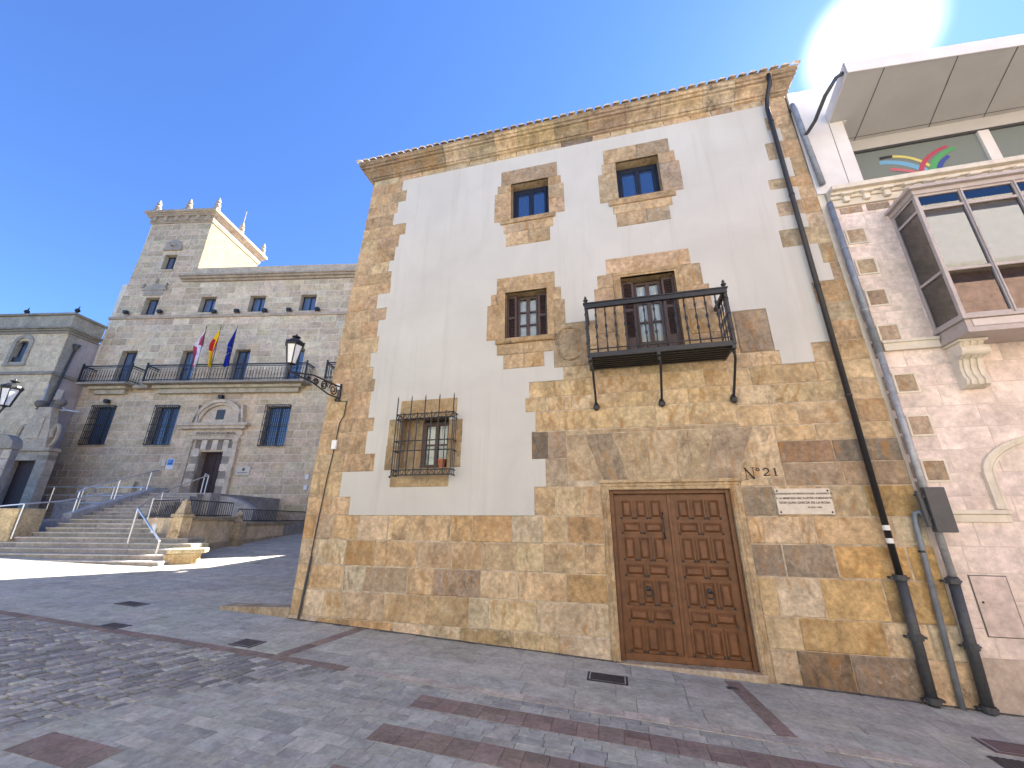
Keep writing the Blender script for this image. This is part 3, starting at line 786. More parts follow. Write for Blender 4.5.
w4 = child_empty('balcony_door', H.P(1.0, 0, 5.0), HOUSE)
mb = surround(w4, [(.20, 1.87, 7.06, 7.44), (.0, .33, 6.74, 7.06), (-.08, .33, 6.4, 6.74), (-.1, .33, 5.7, 6.4), (-.1, .33, 5.04, 5.7), (1.67, 2.04, 6.56, 7.06), (1.67, 2.13, 6.02, 6.56), (1.67, 2.2, 5.5, 6.02), (1.67, 2.2, 5.04, 5.5)], QUO)
add_reveal(mb, OPEN['W4'], -.24, .05, (.42, .30, .17))
mb.tint((.42, .30, .17))
for (a0, a1, z0, z1) in ((.33, .47, 5.0, 7.06), (1.53, 1.67, 5.0, 7.06), (.47, 1.53, 6.93, 7.06)): mb.box(H, a0, a1, -.01, .05, z0, z1)
for (a0, a1, z0, z1) in ((.36, .40, 5.0, 7.02), (1.60, 1.64, 5.0, 7.02), (.40, 1.60, 6.98, 7.02)): mb.box(H, a0, a1, .04, .062, z0, z1)
mb.build('surround', 'sandstone', w4)
casement(w4, .72, 1.28, 5.0, 6.88, -.18, 'shutterwood', bars=(1 / 3, 2 / 3), solid=.45, t=.03)
for a0, a1 in ((.48, .72), (1.28, 1.52)):
    mb = MB(); louvre(mb, a0, a1, -.13, 5.55, 6.88); mb.box(H, a0, a1, -.13, -.095, 5.0, 5.55); mb.box(H, a0 + .05, a1 - .05, -.1, -.08, 5.08, 5.48); mb.build('shutter', 'shutterwood', w4)

w5 = child_empty('window', H.P(-3.74, 0, 3.1), HOUSE)
GW = [(.34, .255, .15), (.31, .235, .145), (.37, .27, .15)]
mb = surround(w5, [(-4.34, -3.04, 4.15, 4.55), (-4.58, -4.28, 3.58, 4.15), (-4.59, -4.28, 3.07, 3.58), (-3.2, -2.9, 3.6, 4.08), (-3.2, -2.91, 3.1, 3.6), (-4.42, -3.14, 2.73, 3.1)], GW)
add_reveal(mb, OPEN['W5'], -.34, .022, (.36, .27, .16)); mb.build('surround', 'sandstone', w5)
casement(w5, -3.88, -3.22, 3.12, 4.10, -.22, 'shutterwood', bars=(.5,), t=.05)
MB().tint((.36, .275, .17)).box(H, -4.28, -3.88, -.34, -.20, 3.1, 4.15).build('side_reveal', 'sandstone', w5)
# cage grille
mb = MB(); n = .25; A0, A1, Z0, Z1 = -4.28, -3.02, 2.94, 4.18
for k in range(9):
    a = A0 + (A1 - A0) * k / 8; top = 4.52 if k % 2 == 0 else Z1 + .04
    mb.tube([H.P(a, n, Z0), H.P(a, n, top)], .012, 6)
    if k % 2 == 0: mb.lathe(H.P(a, n, top), [(.0, .0), (.014, .0), (.004, .05), (.001, .08)], 6)
for z in (Z0, Z0 + .1, 3.42, 3.62, Z1 - .1, Z1):
    mb.tube([H.P(A0, -.02, z), H.P(A0, n, z), H.P(A1, n, z), H.P(A1, -.02, z)], .013, 6)
for nn in (.07, .16):
    for a in (A0, A1): mb.tube([H.P(a, nn, Z0), H.P(a, nn, Z1)], .008, 6)
for za, zb in ((Z0, Z0 + .1), (Z1 - .1, Z1)):
    k = 26; mb.tube([H.P(A0 + (A1 - A0) * i / k, n, za if i % 2 else zb) for i in range(k + 1)], .010, 5)
mb.lathe(H.P(A0 - .02, n, Z0 - .03), [(0, -.03), (.03, 0), (0, .03)], 8); mb.lathe(H.P(A1, n, Z1), [(0, -.03), (.025, 0), (0, .03)], 8)
mb.build('window_grille', 'iron', w5)
mb = MB(); mb.lathe(H.P(-3.36, -.12, 3.1), [(.055, 0), (.085, .14), (.095, .14), (.095, .18), (.078, .18), (.07, .12)], 14)
solo(mb, 'flower_pot', 'pot', 'small terracotta flower pot on the sill behind the barred window', 'flower pot', smooth=False)

# ---- the balcony
BAL = child_empty('balcony', H.P(1, 0, 5.0), HOUSE)
bx0, bx1, bn, bz0 = -.25, 2.17, .70, 4.98
mb = MB(); mb.box(H, bx0, bx1, .0, bn, bz0 - .03, bz0)
for (a0, a1, n0, n1) in ((bx0, bx1, bn - .02, bn + .015), (bx0 - .015, bx0 + .02, 0, bn - .02), (bx1 - .02, bx1 + .015, 0, bn - .02)): mb.box(H, a0, a1, n0, n1, bz0 - .07, bz0 + .02)
for i in range(6):
    nn = .08 + i * .1; mb.box(H, bx0 + .03, bx1 - .03, nn, nn + .035, bz0 - .075, bz0 - .032)
mb.build('floor', 'iron', BAL)
mb = MB(); rt = 6.0
mb.box(H, bx0 - .03, bx1 + .03, bn - .035, bn + .035, rt - .085, rt); mb.box(H, bx0 - .05, bx1 + .05, bn - .05, bn + .05, rt, rt + .025)
for a in (bx0, bx1): mb.box(H, a - .03, a + .03, 0, bn - .036, rt - .085, rt); mb.box(H, a - .012, a + .012, 0, bn - .036, bz0 + .08, bz0 + .1)
mb.box(H, bx0, bx1, bn - .012, bn + .012, bz0 + .08, bz0 + .1)
mb.build('handrail', 'iron', BAL, bevel=.005)
def baluster(a, n):
    pr = [(.013, 0), (.013, .1), (.022, .11), (.013, .13), (.012, .28), (.028, .33), (.012, .38), (.011, .48), (.030, .54), (.011, .60), (.011, .72), (.024, .78), (.012, .83), (.013, .94)]
    return MB().lathe(H.P(a, n, bz0), pr, 7)
for i in range(1, 14):
    baluster(bx0 + (bx1 - bx0) * i / 14, bn).build('baluster', 'iron', BAL, smooth=True)
for a in (bx0, bx1):
    for i in range(1, 5): baluster(a, bn * i / 5).build('baluster', 'iron', BAL, smooth=True)
    mb = MB(); mb.box(H, a - .024, a + .024, bn - .024, bn + .024, bz0 - .05, rt - .09)
    mb.lathe(H.P(a, bn, rt + .025), [(.03, 0), (.015, .02), (.045, .06), (.045, .075), (.018, .10), (.028, .125), (.008, .16)], 10)
    for z in (5.2, 5.5, 5.8): mb.lathe(H.P(a, bn, z), [(.024, -.04), (.04, 0), (.024, .04)], 8)
    mb.build('corner_post', 'iron', BAL)
for a in (bx0 + .02, .95, bx1 - .02):
    mb = MB(); mb.tube([H.P(a, bn - .01, bz0 - .06), H.P(a + .03, .55, 4.72), H.P(a + .04, .1, 4.22), H.P(a + .04, .0, 4.16)], .022, 7)
    mb.lathe(H.P(a + .04, .045, 4.17), [(.0, -.09), (.05, -.06), (.06, 0), (.03, .07), (.0, .09)], 8); mb.lathe(H.P(a + .01, .62, 4.83), [(.018, -.05), (.035, 0), (.018, .05)], 8)
    mb.box(H, a - .03, a + .03, bn - .06, bn + .02, bz0 - .13, bz0 - .065)
    mb.build('brace', 'iron', BAL)

# ---- the double door
DR = child_empty('entrance_door', H.P(.92, 0, .02), HOUSE)
mb = MB().tint((.45, .34, .21))
for a0, a1, sg in ((-.20, -.07, 1), (1.90, 2.06, -1)):
    mb.box(H, a0, a1, -.2, .012, -.5, 2.63); w = a1 - a0
    mb.box(H, a0 + .02, a0 + .05, .0, .03, -.1, 2.66); mb.box(H, a0 + .075, a0 + .11, .0, .022, -.1, 2.66)
mb.box(H, -.20, 2.06, -.2, .012, 2.63, 2.80); mb.box(H, -.24, 2.10, .0, .05, 2.745, 2.80); mb.box(H, -.18, 2.04, .0, .03, 2.69, 2.72)
mb.tint((.35, .27, .18)); reveal(mb, H, (-.071, 1.901, .0, 2.631), -.2, .0)
mb.build('door_surround', 'sandstone', DR, bevel=.006)
mb = MB().tint((.42, .345, .245)); mb.stone(H, -.14, 1.98, -.5, .02, n=.10, j=0, bev=.03, dep=.4); mb.build('threshold', 'sandstone', DR)
mb = MB(); mb.box(H, -.07, .0, -.2, -.06, .02, 2.63); mb.box(H, 1.83, 1.90, -.2, -.06, .02, 2.63); mb.box(H, .0, 1.83, -.2, -.06, 2.56, 2.63); mb.build('door_frame', 'doorwood', DR, bevel=.008)
for a0, a1 in ((.003, .90), (.93, 1.827)):
    leaf = MB(); sl_ = []; nb = -.13; leaf.box(H, a0, a1, -.19, nb, .03, 2.555)
    mx = .085
    # rows from the top: three tall panels, two wide ones, ...
    rows = [(3, .36), (2, .24), (3, .42), (2, .24), (3, .42), (2, .24), (3, .42)]
    z = 2.49; tot = sum(r[1] for r in rows); sc = (2.49 - .12) / tot
    for cnt, hh in rows:
        hh *= sc; w = (a1 - a0 - 2 * mx) / cnt
        for i in range(cnt):
            p0, p1, q0, q1 = a0 + mx + i * w + .016, a0 + mx + (i + 1) * w - .016, z - hh + .02, z - .02
            # moulded rim and raised, bevelled field
            for b in ((p0, p0 + .018, q0, q1), (p1 - .018, p1, q0, q1), (p0 + .018, p1 - .018, q1 - .018, q1), (p0 + .018, p1 - .018, q0, q0 + .018)): leaf.box(H, b[0], b[1], nb, nb + .02, b[2], b[3])
            i0, i1, j0, j1 = p0 + .03, p1 - .03, q0 + .03, q1 - .03; g = .035
            vv = [H.P(i0, nb, j0), H.P(i1, nb, j0), H.P(i1, nb, j1), H.P(i0, nb, j1), H.P(i0 + g, nb + .035, j0 + g), H.P(i1 - g, nb + .035, j0 + g), H.P(i1 - g, nb + .035, j1 - g), H.P(i0 + g, nb + .035, j1 - g)]
            leaf.raw(vv, [(4, 5, 6, 7), (0, 1, 5, 4), (1, 2, 6, 5), (2, 3, 7, 6), (3, 0, 4, 7)])
            for s, t in ((p0 + .012, q0 + .012), (p1 - .012, q0 + .012)): sl_.append((s, t))
        z -= hh
    leaf.box(H, a0, a1, nb, nb + .022, .03, .125)
    lo = leaf.build('door_leaf', 'doorwood', DR)
    for s, t in sl_: MB().lathe(H.P(s, nb + .02, t), [(.021, 0), (.016, .012), (.0, .017)], 7, tilt=Matrix.Rotation(R(90), 3, 'X')).build('stud', 'iron', lo)
    kc = H.P((a0 + a1) / 2, nb + .05, 1.06)
    mb = MB().lathe(kc, [(.04, 0), (.03, .02), (.0, .03)], 10, tilt=Matrix.Rotation(R(90), 3, 'X'))
    mb.tube([kc + Vector((.055 * math.sin(t), -.02, -.055 + .055 * math.cos(t))) for t in [i * math.pi / 8 for i in range(17)]], .010, 6)
    mb.build('knocker', 'iron', lo)
    if a0 < .5:
        mb = MB(); mb.tube([H.P(.80, nb + .02, 2.24), H.P(.80, nb + .06, 2.2), H.P(.80, nb + .06, 1.9), H.P(.80, nb + .02, 1.86)], .011, 6); mb.lathe(H.P(.80, nb + .05, 1.85), [(0, -.04), (.022, 0), (0, .03)], 8); mb.lathe(H.P(.80, nb + .05, 2.24), [(0, -.02), (.018, 0), (0, .02)], 8); mb.build('handle', 'iron', lo)
MB().box(H, .895, .945, -.17, -.105, .03, 2.555).build('meeting_rail', 'doorwood', DR, bevel=.008)
# painted house number on the stone
def strokes(mb, L, n=.0055):
    for (p, q, w) in L:
        d = Vector((q[0] - p[0], 0, q[1] - p[1])).normalized(); o = Vector((-d.z, 0, d.x)) * w / 2
        a_, b_ = H.P(p[0], n, p[1]), H.P(q[0], n, q[1]); mb.face([a_ - o, b_ - o, b_ + o, a_ + o][::-1])
mb = MB(); x0, z0 = 2.16, 2.775
strokes(mb, [((x0 + .02, z0), (x0 + .02, z0 + .19), .010), ((x0 + .01, z0 + .185), (x0 + .135, z0 + .005), .026), ((x0 + .135, z0), (x0 + .135, z0 + .19), .010),
             ((x0 - .01, z0), (x0 + .05, z0), .009), ((x0 - .015, z0 + .19), (x0 + .03, z0 + .19), .009), ((x0 + .105, z0 + .19), (x0 + .165, z0 + .19), .009)])
mb.build('number_sign', 'ink', HOUSE)
text_mb(H, 'o', x0 + .205, .0055, z0 + .13, .12, .002, 'CENTER', .003).build('number_sign', 'ink', HOUSE)
mb = MB(); x0, z0 = 2.44, 2.825; k = 12
arc = [(x0 + .045 + .04 * math.cos(t), z0 + .085 + .04 * math.sin(t)) for t in [R(170 - 17 * i) for i in range(13)]] + [(x0 + .005, z0 + .012)]
strokes(mb, [(p, q, .012 + .010 * math.sin(math.pi * i / len(arc))) for i, (p, q) in enumerate(zip(arc[:-1], arc[1:]))] + [((x0, z0 + .008), (x0 + .09, z0 + .008), .018), ((x0 + .086, z0 + .008), (x0 + .092, z0 + .03), .01)])
mb.build('house_digit', 'ink', HOUSE)
mb = MB(); x0 += .15
strokes(mb, [((x0 + .03, z0), (x0 + .03, z0 + .125), .022), ((x0, z0 + .003), (x0 + .06, z0 + .003), .009), ((x0, z0 + .10), (x0 + .025, z0 + .122), .010)])
mb.build('house_digit', 'ink', HOUSE)

# ------------------------------------------------------------------ wall plaque
pl = thing('wall_plaque', H.P(2.93, .03, 2.42), 'pale stone memorial plaque with four corner bolts beside the wooden door', 'plaque')
MB().box(H, 2.54, 3.32, .006, .035, 2.22, 2.615).build('slab', 'plaquestone', pl, bevel=.004)
tx = [text_mb(H, 'UNIVERSIDAD INTERNACIONAL ALFONSO X', 2.93, .037, 2.523, .040, .002, bold=.0005), text_mb(H, 'A LA MEMORIA DEL ILUSTRE HUMANISTA', 2.93, .037, 2.453, .042, .002, bold=.0008),
      text_mb(H, 'DON JUAN GARCIA DE LA ROSA', 2.93, .037, 2.382, .048, .002, bold=.001), text_mb(H, 'SORIA 1980', 3.06, .037, 2.315, .038, .002, bold=.0005)]
join(*tx).build('lettering', 'ink', pl)
for a, z in ((2.575, 2.58), (3.285, 2.58), (2.575, 2.255), (3.285, 2.255)):
    MB().lathe(H.P(a, .035, z), [(.016, 0), (.012, .008), (0, .011)], 8, tilt=Matrix.Rotation(R(90), 3, 'X')).build('bolt', 'iron', pl)

# ------------------------------------------------------------------ pipes, cables, boxes
dp = thing('drainpipe', H.P(3.9, .1, -.17), 'black drainpipe running down the ochre stone house from eaves to pavement', 'drainpipe')
MB().tube([H.P(3.98, .31, 11.42), H.P(3.97, .3, 11.2), H.P(3.93, .12, 10.95), H.P(3.90, .09, 10.7), H.P(3.90, .09, 1.35)], .043, 10).build('upper_pipe', 'iron', dp, smooth=True)
mb = MB(); mb.tube([H.P(3.90, .09, 1.38), H.P(3.87, .09, -.18)], .062, 12); mb.build('lower_pipe', 'greyiron', dp, smooth=True)
for z in (1.36, .62, -.10): 
    mb = MB(); mb.tube([H.P(3.895 - .02 * (1.36 - z) / 1.5, .09, z - .03), H.P(3.895 - .02 * (1.36 - z) / 1.5, .09, z + .04)], .082, 12); mb.box(H, 3.77, 4.01, .03, .10, z - .015, z + .015); mb.build('pipe_collar', 'greyiron', dp)
for z in (10.3, 8.3, 6.2, 4.1):
    mb = MB(); mb.tube([H.P(3.90, .09, z - .015), H.P(3.90, .09, z + .015)], .052, 10); mb.box(H, 3.89, 3.91, 0, .05, z - .01, z + .01); mb.build('pipe_clamp', 'iron', dp)
for z in (1.86, 2.04): MB().tube([H.P(3.90, .09, z - .04), H.P(3.90, .09, z + .03)], .0445, 10, False).build('reflective_tape', 'whitepaint', dp)

cd = thing('conduit_pipe', H.P(4.2, .06, -.2), 'thin grey conduit pipe bent over at the top between the two drainpipes', 'conduit')
MB().tube([H.P(4.40, .15, 2.2), H.P(4.37, .10, 2.26), H.P(4.32, .07, 2.24), H.P(4.30, .06, 2.1), H.P(4.19, .06, -.2)], .035, 10).build('pipe', 'bluepipe', cd, smooth=True)
MB().tube([H.P(4.27, .06, 1.7), H.P(4.27, .06, 1.73)], .043, 10).build('pipe_clamp', 'iron', cd)
rp = thing('rainwater_pipe', H.P(4.45, .1, -.2), 'blue grey rainwater pipe on the pink facade ending in a dark iron foot', 'drainpipe')
MB().tube([H.P(4.40, .02, 10.55), H.P(4.36, .10, 10.62), H.P(4.38, .10, 10.5), H.P(4.46, .10, 8.42)], .052, 10).build('upper_pipe', 'bluepipe', rp, smooth=True)
MB().tube([H.P(4.47, .10, 7.95), H.P(4.51, .10, 4.8)], .050, 10).build('middle_pipe', 'bluepipe', rp, smooth=True)
MB().tube([H.P(4.51, .10, 4.8), H.P(4.515, .10, 1.35)], .046, 10).build('zinc_pipe', 'zinc', rp, smooth=True)
MB().tube([H.P(4.51, .10, 1.40), H.P(4.44, .10, -.2)], .062, 12).build('lower_pipe', 'greyiron', rp, smooth=True)
for a, z in ((4.50, 1.34), (4.475, .55), (4.445, -.14)):
    mb = MB(); mb.tube([H.P(a, .10, z - .03), H.P(a, .10, z + .04)], .08, 12); mb.box(H, a - .11, a + .11, .03, .10, z - .012, z + .012); mb.build('pipe_collar', 'greyiron', rp)
for z in (6.9, 5.6): MB().tube([H.P(4.483, .10, z - .012), H.P(4.483, .10, z + .012)], .058, 10).build('pipe_clamp', 'zinc', rp)
op = thing('overflow_pipe', H.P(4.5, .1, 9.9), 'short dark bent pipe leading from the canopy corner to the grey pipe', 'drainpipe')
MB().tube([H.P(4.80, .98, 10.16), H.P(4.70, .95, 10.12), H.P(4.58, .72, 9.98), H.P(4.52, .35, 9.80), H.P(4.44, .16, 9.72), H.P(4.39, .10, 9.71)], .036, 9).build('pipe', 'greyiron', op, smooth=True)
mx_ = thing('meter_box', H.P(4.5, .2, 1.95), 'dark grey electrical box fixed over the pipes between the two facades', 'box')
MB().box(H, 4.41, 4.66, .16, .27, 1.98, 2.60).build('case', 'greyplastic', mx_, bevel=.012)
mb = MB(); mb.tube([H.P(4.36, .20, 2.55), H.P(4.38, .20, 2.05)], .035, 9); mb.tube([H.P(4.36, .12, 2.5), H.P(4.36, .2, 2.5)], .02, 8); mb.build('side_tube', 'greyplastic', mx_)
for z in (2.15, 2.45): MB().box(H, 4.37, 4.42, .17, .24, z, z + .04).build('hinge', 'iron', mx_)
# cable on the house left of the plaster
cb = thing('wall_cable', H.P(-5.95, .015, .3), 'black cable dropping down the ochre quoins to the pavement', 'cable')
cp = [(-5.99, 4.9), (-6.0, 4.66), (-5.72, 4.64), (-5.74, 4.3), (-5.82, 4.15), (-5.86, 3.55), (-5.92, 3.0), (-6.0, 1.8), (-6.05, .8), (-6.08, .22)]
MB().tube([H.P(a, .02, z) for a, z in cp], .011, 6).build('cable', 'iron', cb)
MB().tube([H.P(-6.0, .03, 1.4), H.P(-6.08, .03, .2)], .024, 7).build('cable_tube', 'greyiron', cb)
MB().box(H, -5.92, -5.80, .01, .06, 3.55, 3.75).build('junction_box', 'whitepaint', cb, bevel=.008)
jb = solo(MB().box(H, -6.06, -5.93, .012, .075, 4.92, 5.06), 'junction_box', 'whitepaint', 'small white junction box at the foot of the wall lantern bracket', 'junction box', bevel=.01)

# ------------------------------------------------------------------ lanterns
def lantern(t, base, s, yaw, axis_x):
    """six-sided street lantern standing on 'base' (bottom spigot), scale s = glass height"""
    w = 6
    rot = yaw
    body = MB().lathe(base, [(s * .03, -.12 * s), (s * .10, -.02 * s), (s * .22, .02 * s), (s * .23, .05 * s)], w, rot)
    for q in range(w):
        a = 2 * math.pi * q / w + rot; d = Vector((math.cos(a), math.sin(a), 0))
        body.tube([base + d * s * .22 + Vector((0, 0, .03 * s)), base + d * s * .40 + Vector((0, 0, 1.0 * s))], .010 * s / .4 + .002, 5)
    body.lathe(base + Vector((0, 0, 1.0 * s)), [(s * .40, -.02 * s), (s * .46, .0), (s * .48, .05 * s), (s * .44, .09 * s)], w, rot)
    body.build('frame', 'iron', t)
    MB().lathe(base, [(s * .205, .05 * s), (s * .375, .985 * s)], w, rot).build('glass', 'lampglass', t)
    cap = MB().lathe(base + Vector((0, 0, 1.09 * s)), [(s * .44, 0), (s * .40, .10 * s), (s * .26, .22 * s), (s * .12, .27 * s), (s * .09, .33 * s), (s * .20, .37 * s), (s * .20, .40 * s), (s * .07, .45 * s), (s * .03, .54 * s), (0, .55 * s)], 12, rot)
    for q in range(w):
        a = 2 * math.pi * q / w + rot
        cap.lathe(base + Vector((math.cos(a), math.sin(a), 0)) * s * .455 + Vector((0, 0, 1.09 * s)), [(.03 * s, 0), (.04 * s, .05 * s), (0, .12 * s)], 5)
    cap.build('lantern_cap', 'iron', t)

def bracket(mb, F, a, n0, n1, z0, z1):
    """scrolled wall bracket running out from the wall"""
    mb.box(F, a - .04, a + .04, n0, n0 + .03, z0 - .28, z0 + .12)
    mb.tube([F.P(a, n0, z0 + .05), F.P(a, n1 * .6 + n0 * .4, z0 + .03), F.P(a, n1, z1)], .018, 7)
    mb.tube([F.P(a, n0, z0 - .22), F.P(a, n0 + (n1 - n0) * .25, z0 - .23), F.P(a, n0 + (n1 - n0) * .6, z0 - .13), F.P(a, n1, z1)], .016, 7)
    for cc, rr, tw in ((.15, .14, 1), (.36, .105, -1), (.53, .075, 1), (.68, .045, -1)):
        c = F.P(a, n0 + (n1 - n0) * cc, z0 - .085)
        pts = []
        for i in range(26):
            t = i / 25 * 3.6 * math.pi; r_ = rr * (1 - .75 * i / 25)
            pts.append(c + F.n * (tw * r_ * math.cos(t)) + Vector((0, 0, r_ * math.sin(t))))
        mb.tube(pts, .015, 6)
    mb.lathe(F.P(a, n0 + .1, z0 - .26), [(0, -.08), (.025, -.03), (.02, 0), (0, .02)], 8)

sl1 = thing('street_lamp', H.P(-5.95, 0, 4.9), 'black wall lantern on a scrolled bracket at the left edge of the ochre house', 'street lamp')
mb = MB(); bracket(mb, H, -5.94, .02, 1.50, 4.94, 4.82)
mb.tube([H.P(-5.94, 1.50, 4.82), H.P(-5.94, 1.54, 4.86), H.P(-5.94, 1.54, 4.93)], .02, 7)
mb.build('bracket', 'iron', sl1)
lantern(sl1, H.P(-5.94, 1.54, 4.96), .40, .3, None)

# ------------------------------------------------------------------ pink building on the right
PINK = thing('pink_building', (11, 5, -.4), 'pale pink stone building with a glazed bay, white cornice and glass top floor', 'building')
PK = [(.73, .615, .545), (.735, .62, .555), (.725, .61, .54), (.74, .625, .56), (.73, .62, .54)]
PX1 = 17.
MB().box(H, 4.28, 4.502, -.05, -.015, -1.0, 8.5).build('edge_strip', 'cream', PINK)
ARCH = (5.74, 7.0, 1.2, 2.95)
BAYH = (5.5, 8.0, 5.2, 7.3)
mb = MB(); wall_sheet(mb, H, 4.462, PX1, -1.2, 8.0, -.004, [BAYH])
mb.face([P(PX1, .012, -1.2), P(PX1, 12, -1.2), P(PX1, 12, 10.8), P(PX1, .012, 10.8)]); mb.face([P(4.5, 12, -1.2), P(4.5, 12, 10.8), P(PX1, 12, 10.8), P(PX1, 12, -1.2)])
mb.build('wall_core', 'pinkjoint', PINK)
zc = [.41 + .345 * i for i in range(23)]; zc[-1] = 7.95
mb = MB(); ashlar(mb, H, 4.50, PX1, zc, [BAYH], PK, (.55, .95), j=.0035, bev=.005, relief=.001, v=.02)
mb.build('pink_facing', 'pinkstone', PINK)
mb = MB()
for i in range(14): mb.tint(jitter((.46, .38, .31), .08)); mb.stone(H, 4.50 + i * .9, 4.5 + (i + 1) * .9, -1.0, .41, n=.025, j=.002, bev=.008)
mb.build('plinth', 'pinkstone', PINK)
# brown quoin panels in pale margins
for i, z in enumerate((2.72, 3.42, 4.13, 5.03, 5.73, 6.38, 7.05)):
    a0, a1 = 4.655, 4.92
    mb = MB().tint(jitter((.40, .31, .22), .10)); mb.stone(H, a0, a1, z, z + .285, n=.014, j=0, bev=.006); qo = mb.build('quoin_panel', 'sandstone', PINK)
    mg = MB(); L1 = [(a0 - .03, z - .03), (a1 + .03, z - .03), (a1 + .03, z + .315), (a0 - .03, z + .315)]; L2 = [(a0, z), (a1, z), (a1, z + .285), (a0, z + .285)]
    mg.raw([H.P(p, .016, q) for p, q in L1 + L2] + [H.P(p, 0, q) for p, q in L1 + L2], [(k, (k + 1) % 4, 4 + (k + 1) % 4, 4 + k) for k in range(4)] + [(8 + k, 8 + (k + 1) % 4, (k + 1) % 4, k) for k in range(4)] + [(4 + k, 4 + (k + 1) % 4, 12 + (k + 1) % 4, 12 + k) for k in range(4)])
    mg.build('quoin_margin', 'cream', qo)
    for q0, q1 in ((z - .30, z - .02), (z + .03, z + .27)):
        mb = MB().tint(jitter((.33, .27, .215), .12)); mb.stone(H, 4.485, 4.60, q0, q1, n=.012, j=0, bev=.006); mb.build('quoin_panel', 'sandstone', PINK)
for i in range(9):
    a = 4.66 + i * .44; mb = MB().tint(jitter((.40, .31, .23), .10)); mb.stone(H, a, a + .36, 7.72, 7.86, n=.014, j=0, bev=.005); mb.build('frieze_panel', 'sandstone', PINK)
# string course and window ledge
mb = MB(); mb.box(H, 4.62, 5.40, 0, .06, 4.84, 5.02); mb.box(H, 4.60, 5.40, .06, .085, 4.97, 5.02); mb.box(H, 8.3, PX1, 0, .06, 4.84, 5.02); mb.build('string_course', 'cream', PINK, bevel=.006)
mb = MB(); mb.box(H, 4.64, 5.50, 0, .05, 2.23, 2.29); mb.tint((.5, .4, .33)); mb.box(H, 4.64, 5.48, .0, .022, 2.12, 2.228); mb.build('ledge', 'cream', PINK, bevel=.005)
# cornice with modillions under the glass floor
CO = child_empty('cornice', H.P(8, 0, 8), PINK)
mb = MB(); mb.box(H, 4.52, PX1, -.3, .05, 7.88, 8.03); mb.box(H, 4.52, PX1, -.3, .14, 8.10, 8.16); mb.box(H, 4.52, PX1, -.3, .22, 8.16, 8.26); mb.box(H, 4.52, PX1, -.3, .09, 8.03, 8.10)
mb.build('moulding', 'cream', CO, bevel=.012)
a = 4.72
while a < 9.5:
    mb = MB(); mb.box(H, a, a + .10, .05, .12, 7.93, 8.098); mb.box(H, a - .04, a + .14, .09, .18, 8.05, 8.097); mb.build('modillion', 'cream', CO, bevel=.012); a += .33
# top floor: white panels, recessed glazing, canopy
mb = MB(); mb.box(H, 4.50, 5.21, -.55, .0, 8.262, 10.04); mb.box(H, 4.37, 4.53, -.3, .02, 8.262, 11.1); mb.box(H, 4.53, 5.3, -.6, -.01, 10.04, 11.12)
mb.box(H, 5.205, 5.225, -.6, -.02, 8.262, 10.04)
mb.build('white_panel', 'white', PINK, bevel=.01)
MB().box(H, 4.955, 4.965, -.002, .003, 8.28, 10.03).build('panel_joint', 'joint', PINK)
ROOFE = [(4.97, .0), (4.81, 1.06), (7.57, .86), (12.5, .45), (PX1, .2), (PX1, -.75), (4.97, -.75)]
mb = MB(); k = len(ROOFE)
pt = [H.P(a, n, 10.05) for a, n in ROOFE] + [H.P(a, n, 10.29) for a, n in ROOFE]
mb.raw(pt, [tuple(range(k))] + [(i, (i + 1) % k, k + (i + 1) % k, k + i)[::-1] for i in range(k)] + [tuple(range(2 * k - 1, k - 1, -1))])
CAN = mb.build('canopy', 'soffit', PINK)
mb = MB()
for i in range(4):
    (a0, m0), (a1, m1) = ROOFE[i], ROOFE[i + 1]
    p0, p1 = H.P(a0, m0, 0), H.P(a1, m1, 0); d = (p1 - p0).normalized(); o = Vector((d.y, -d.x, 0)) * .012
    P8 = [p0 + Vector((0, 0, 10.04)), p1 + Vector((0, 0, 10.04)), p1 + Vector((0, 0, 10.31)), p0 + Vector((0, 0, 10.31))]
    mb.raw([q + o for q in P8] + [q - o * .5 for q in P8], [(0, 1, 2, 3), (7, 6, 5, 4), (3, 2, 6, 7), (0, 4, 5, 1)])
mb.build('fascia', 'white', CAN)
mb = MB()
for (fa, fn), (ba, bn_) in (((5.43, 1.0), (5.71, -.6)), ((6.59, .92), (7.06, -.6)), ((7.49, .86), (8.0, -.6)), ((8.9, .7), (9.3, -.6)), ((10.2, .6), (10.6, -.6))):
    q0, q1 = H.P(fa, fn, 10.047), H.P(ba, bn_, 10.047); s_ = Vector((.009, 0, 0)); mb.face([q0 - s_, q1 - s_, q1 + s_, q0 + s_])
mb.face([H.P(5.3, -.52, 10.046), H.P(12, -.52, 10.046), H.P(12, -.505, 10.046), H.P(5.3, -.505, 10.046)])
mb.build('panel_joint', 'joint', CAN)
MB().box(H, 5.225, PX1, -.75, -.6, 9.76, 10.045).build('drop_panel', 'soffit', PINK)
GZ = child_empty('glazing', H.P(8, -.62, 8.4), PINK)
mb = MB(); mb.box(H, 5.225, PX1, -.66, -.60, 9.70, 9.76)
mb.build('frame', 'greyiron', GZ)
ga = 5.30
for a1 in (7.86, 10.4, 12.9, 16.9):
    MB().box(H, ga, a1 - .08, -.645, -.635, 8.26, 9.70).build('pane', 'topglass', GZ)
    MB().box(H, a1 - .08, a1 + .10, -.68, -.58, 8.262, 9.70).build('mullion', 'white', GZ); ga = a1 + .10
mb = MB(); mb.box(H, 5.2, PX1, -2.6, -2.5, 8.0, 10.5); mb.build('inner_wall', 'white', PINK)
MB().box(H, 5.2, PX1, -2.5, -.7, 8.1, 8.25).build('inner_floor', 'white', PINK)
MB().box(H, 4.5, PX1, -12, -.75, 10.35, 10.9).build('roof', 'white', PINK)
mb = MB()
for a in (6.8, 9.4): mb.box(H, a, a + 1.1, -1.7, -1.5, 9.9, 9.98)
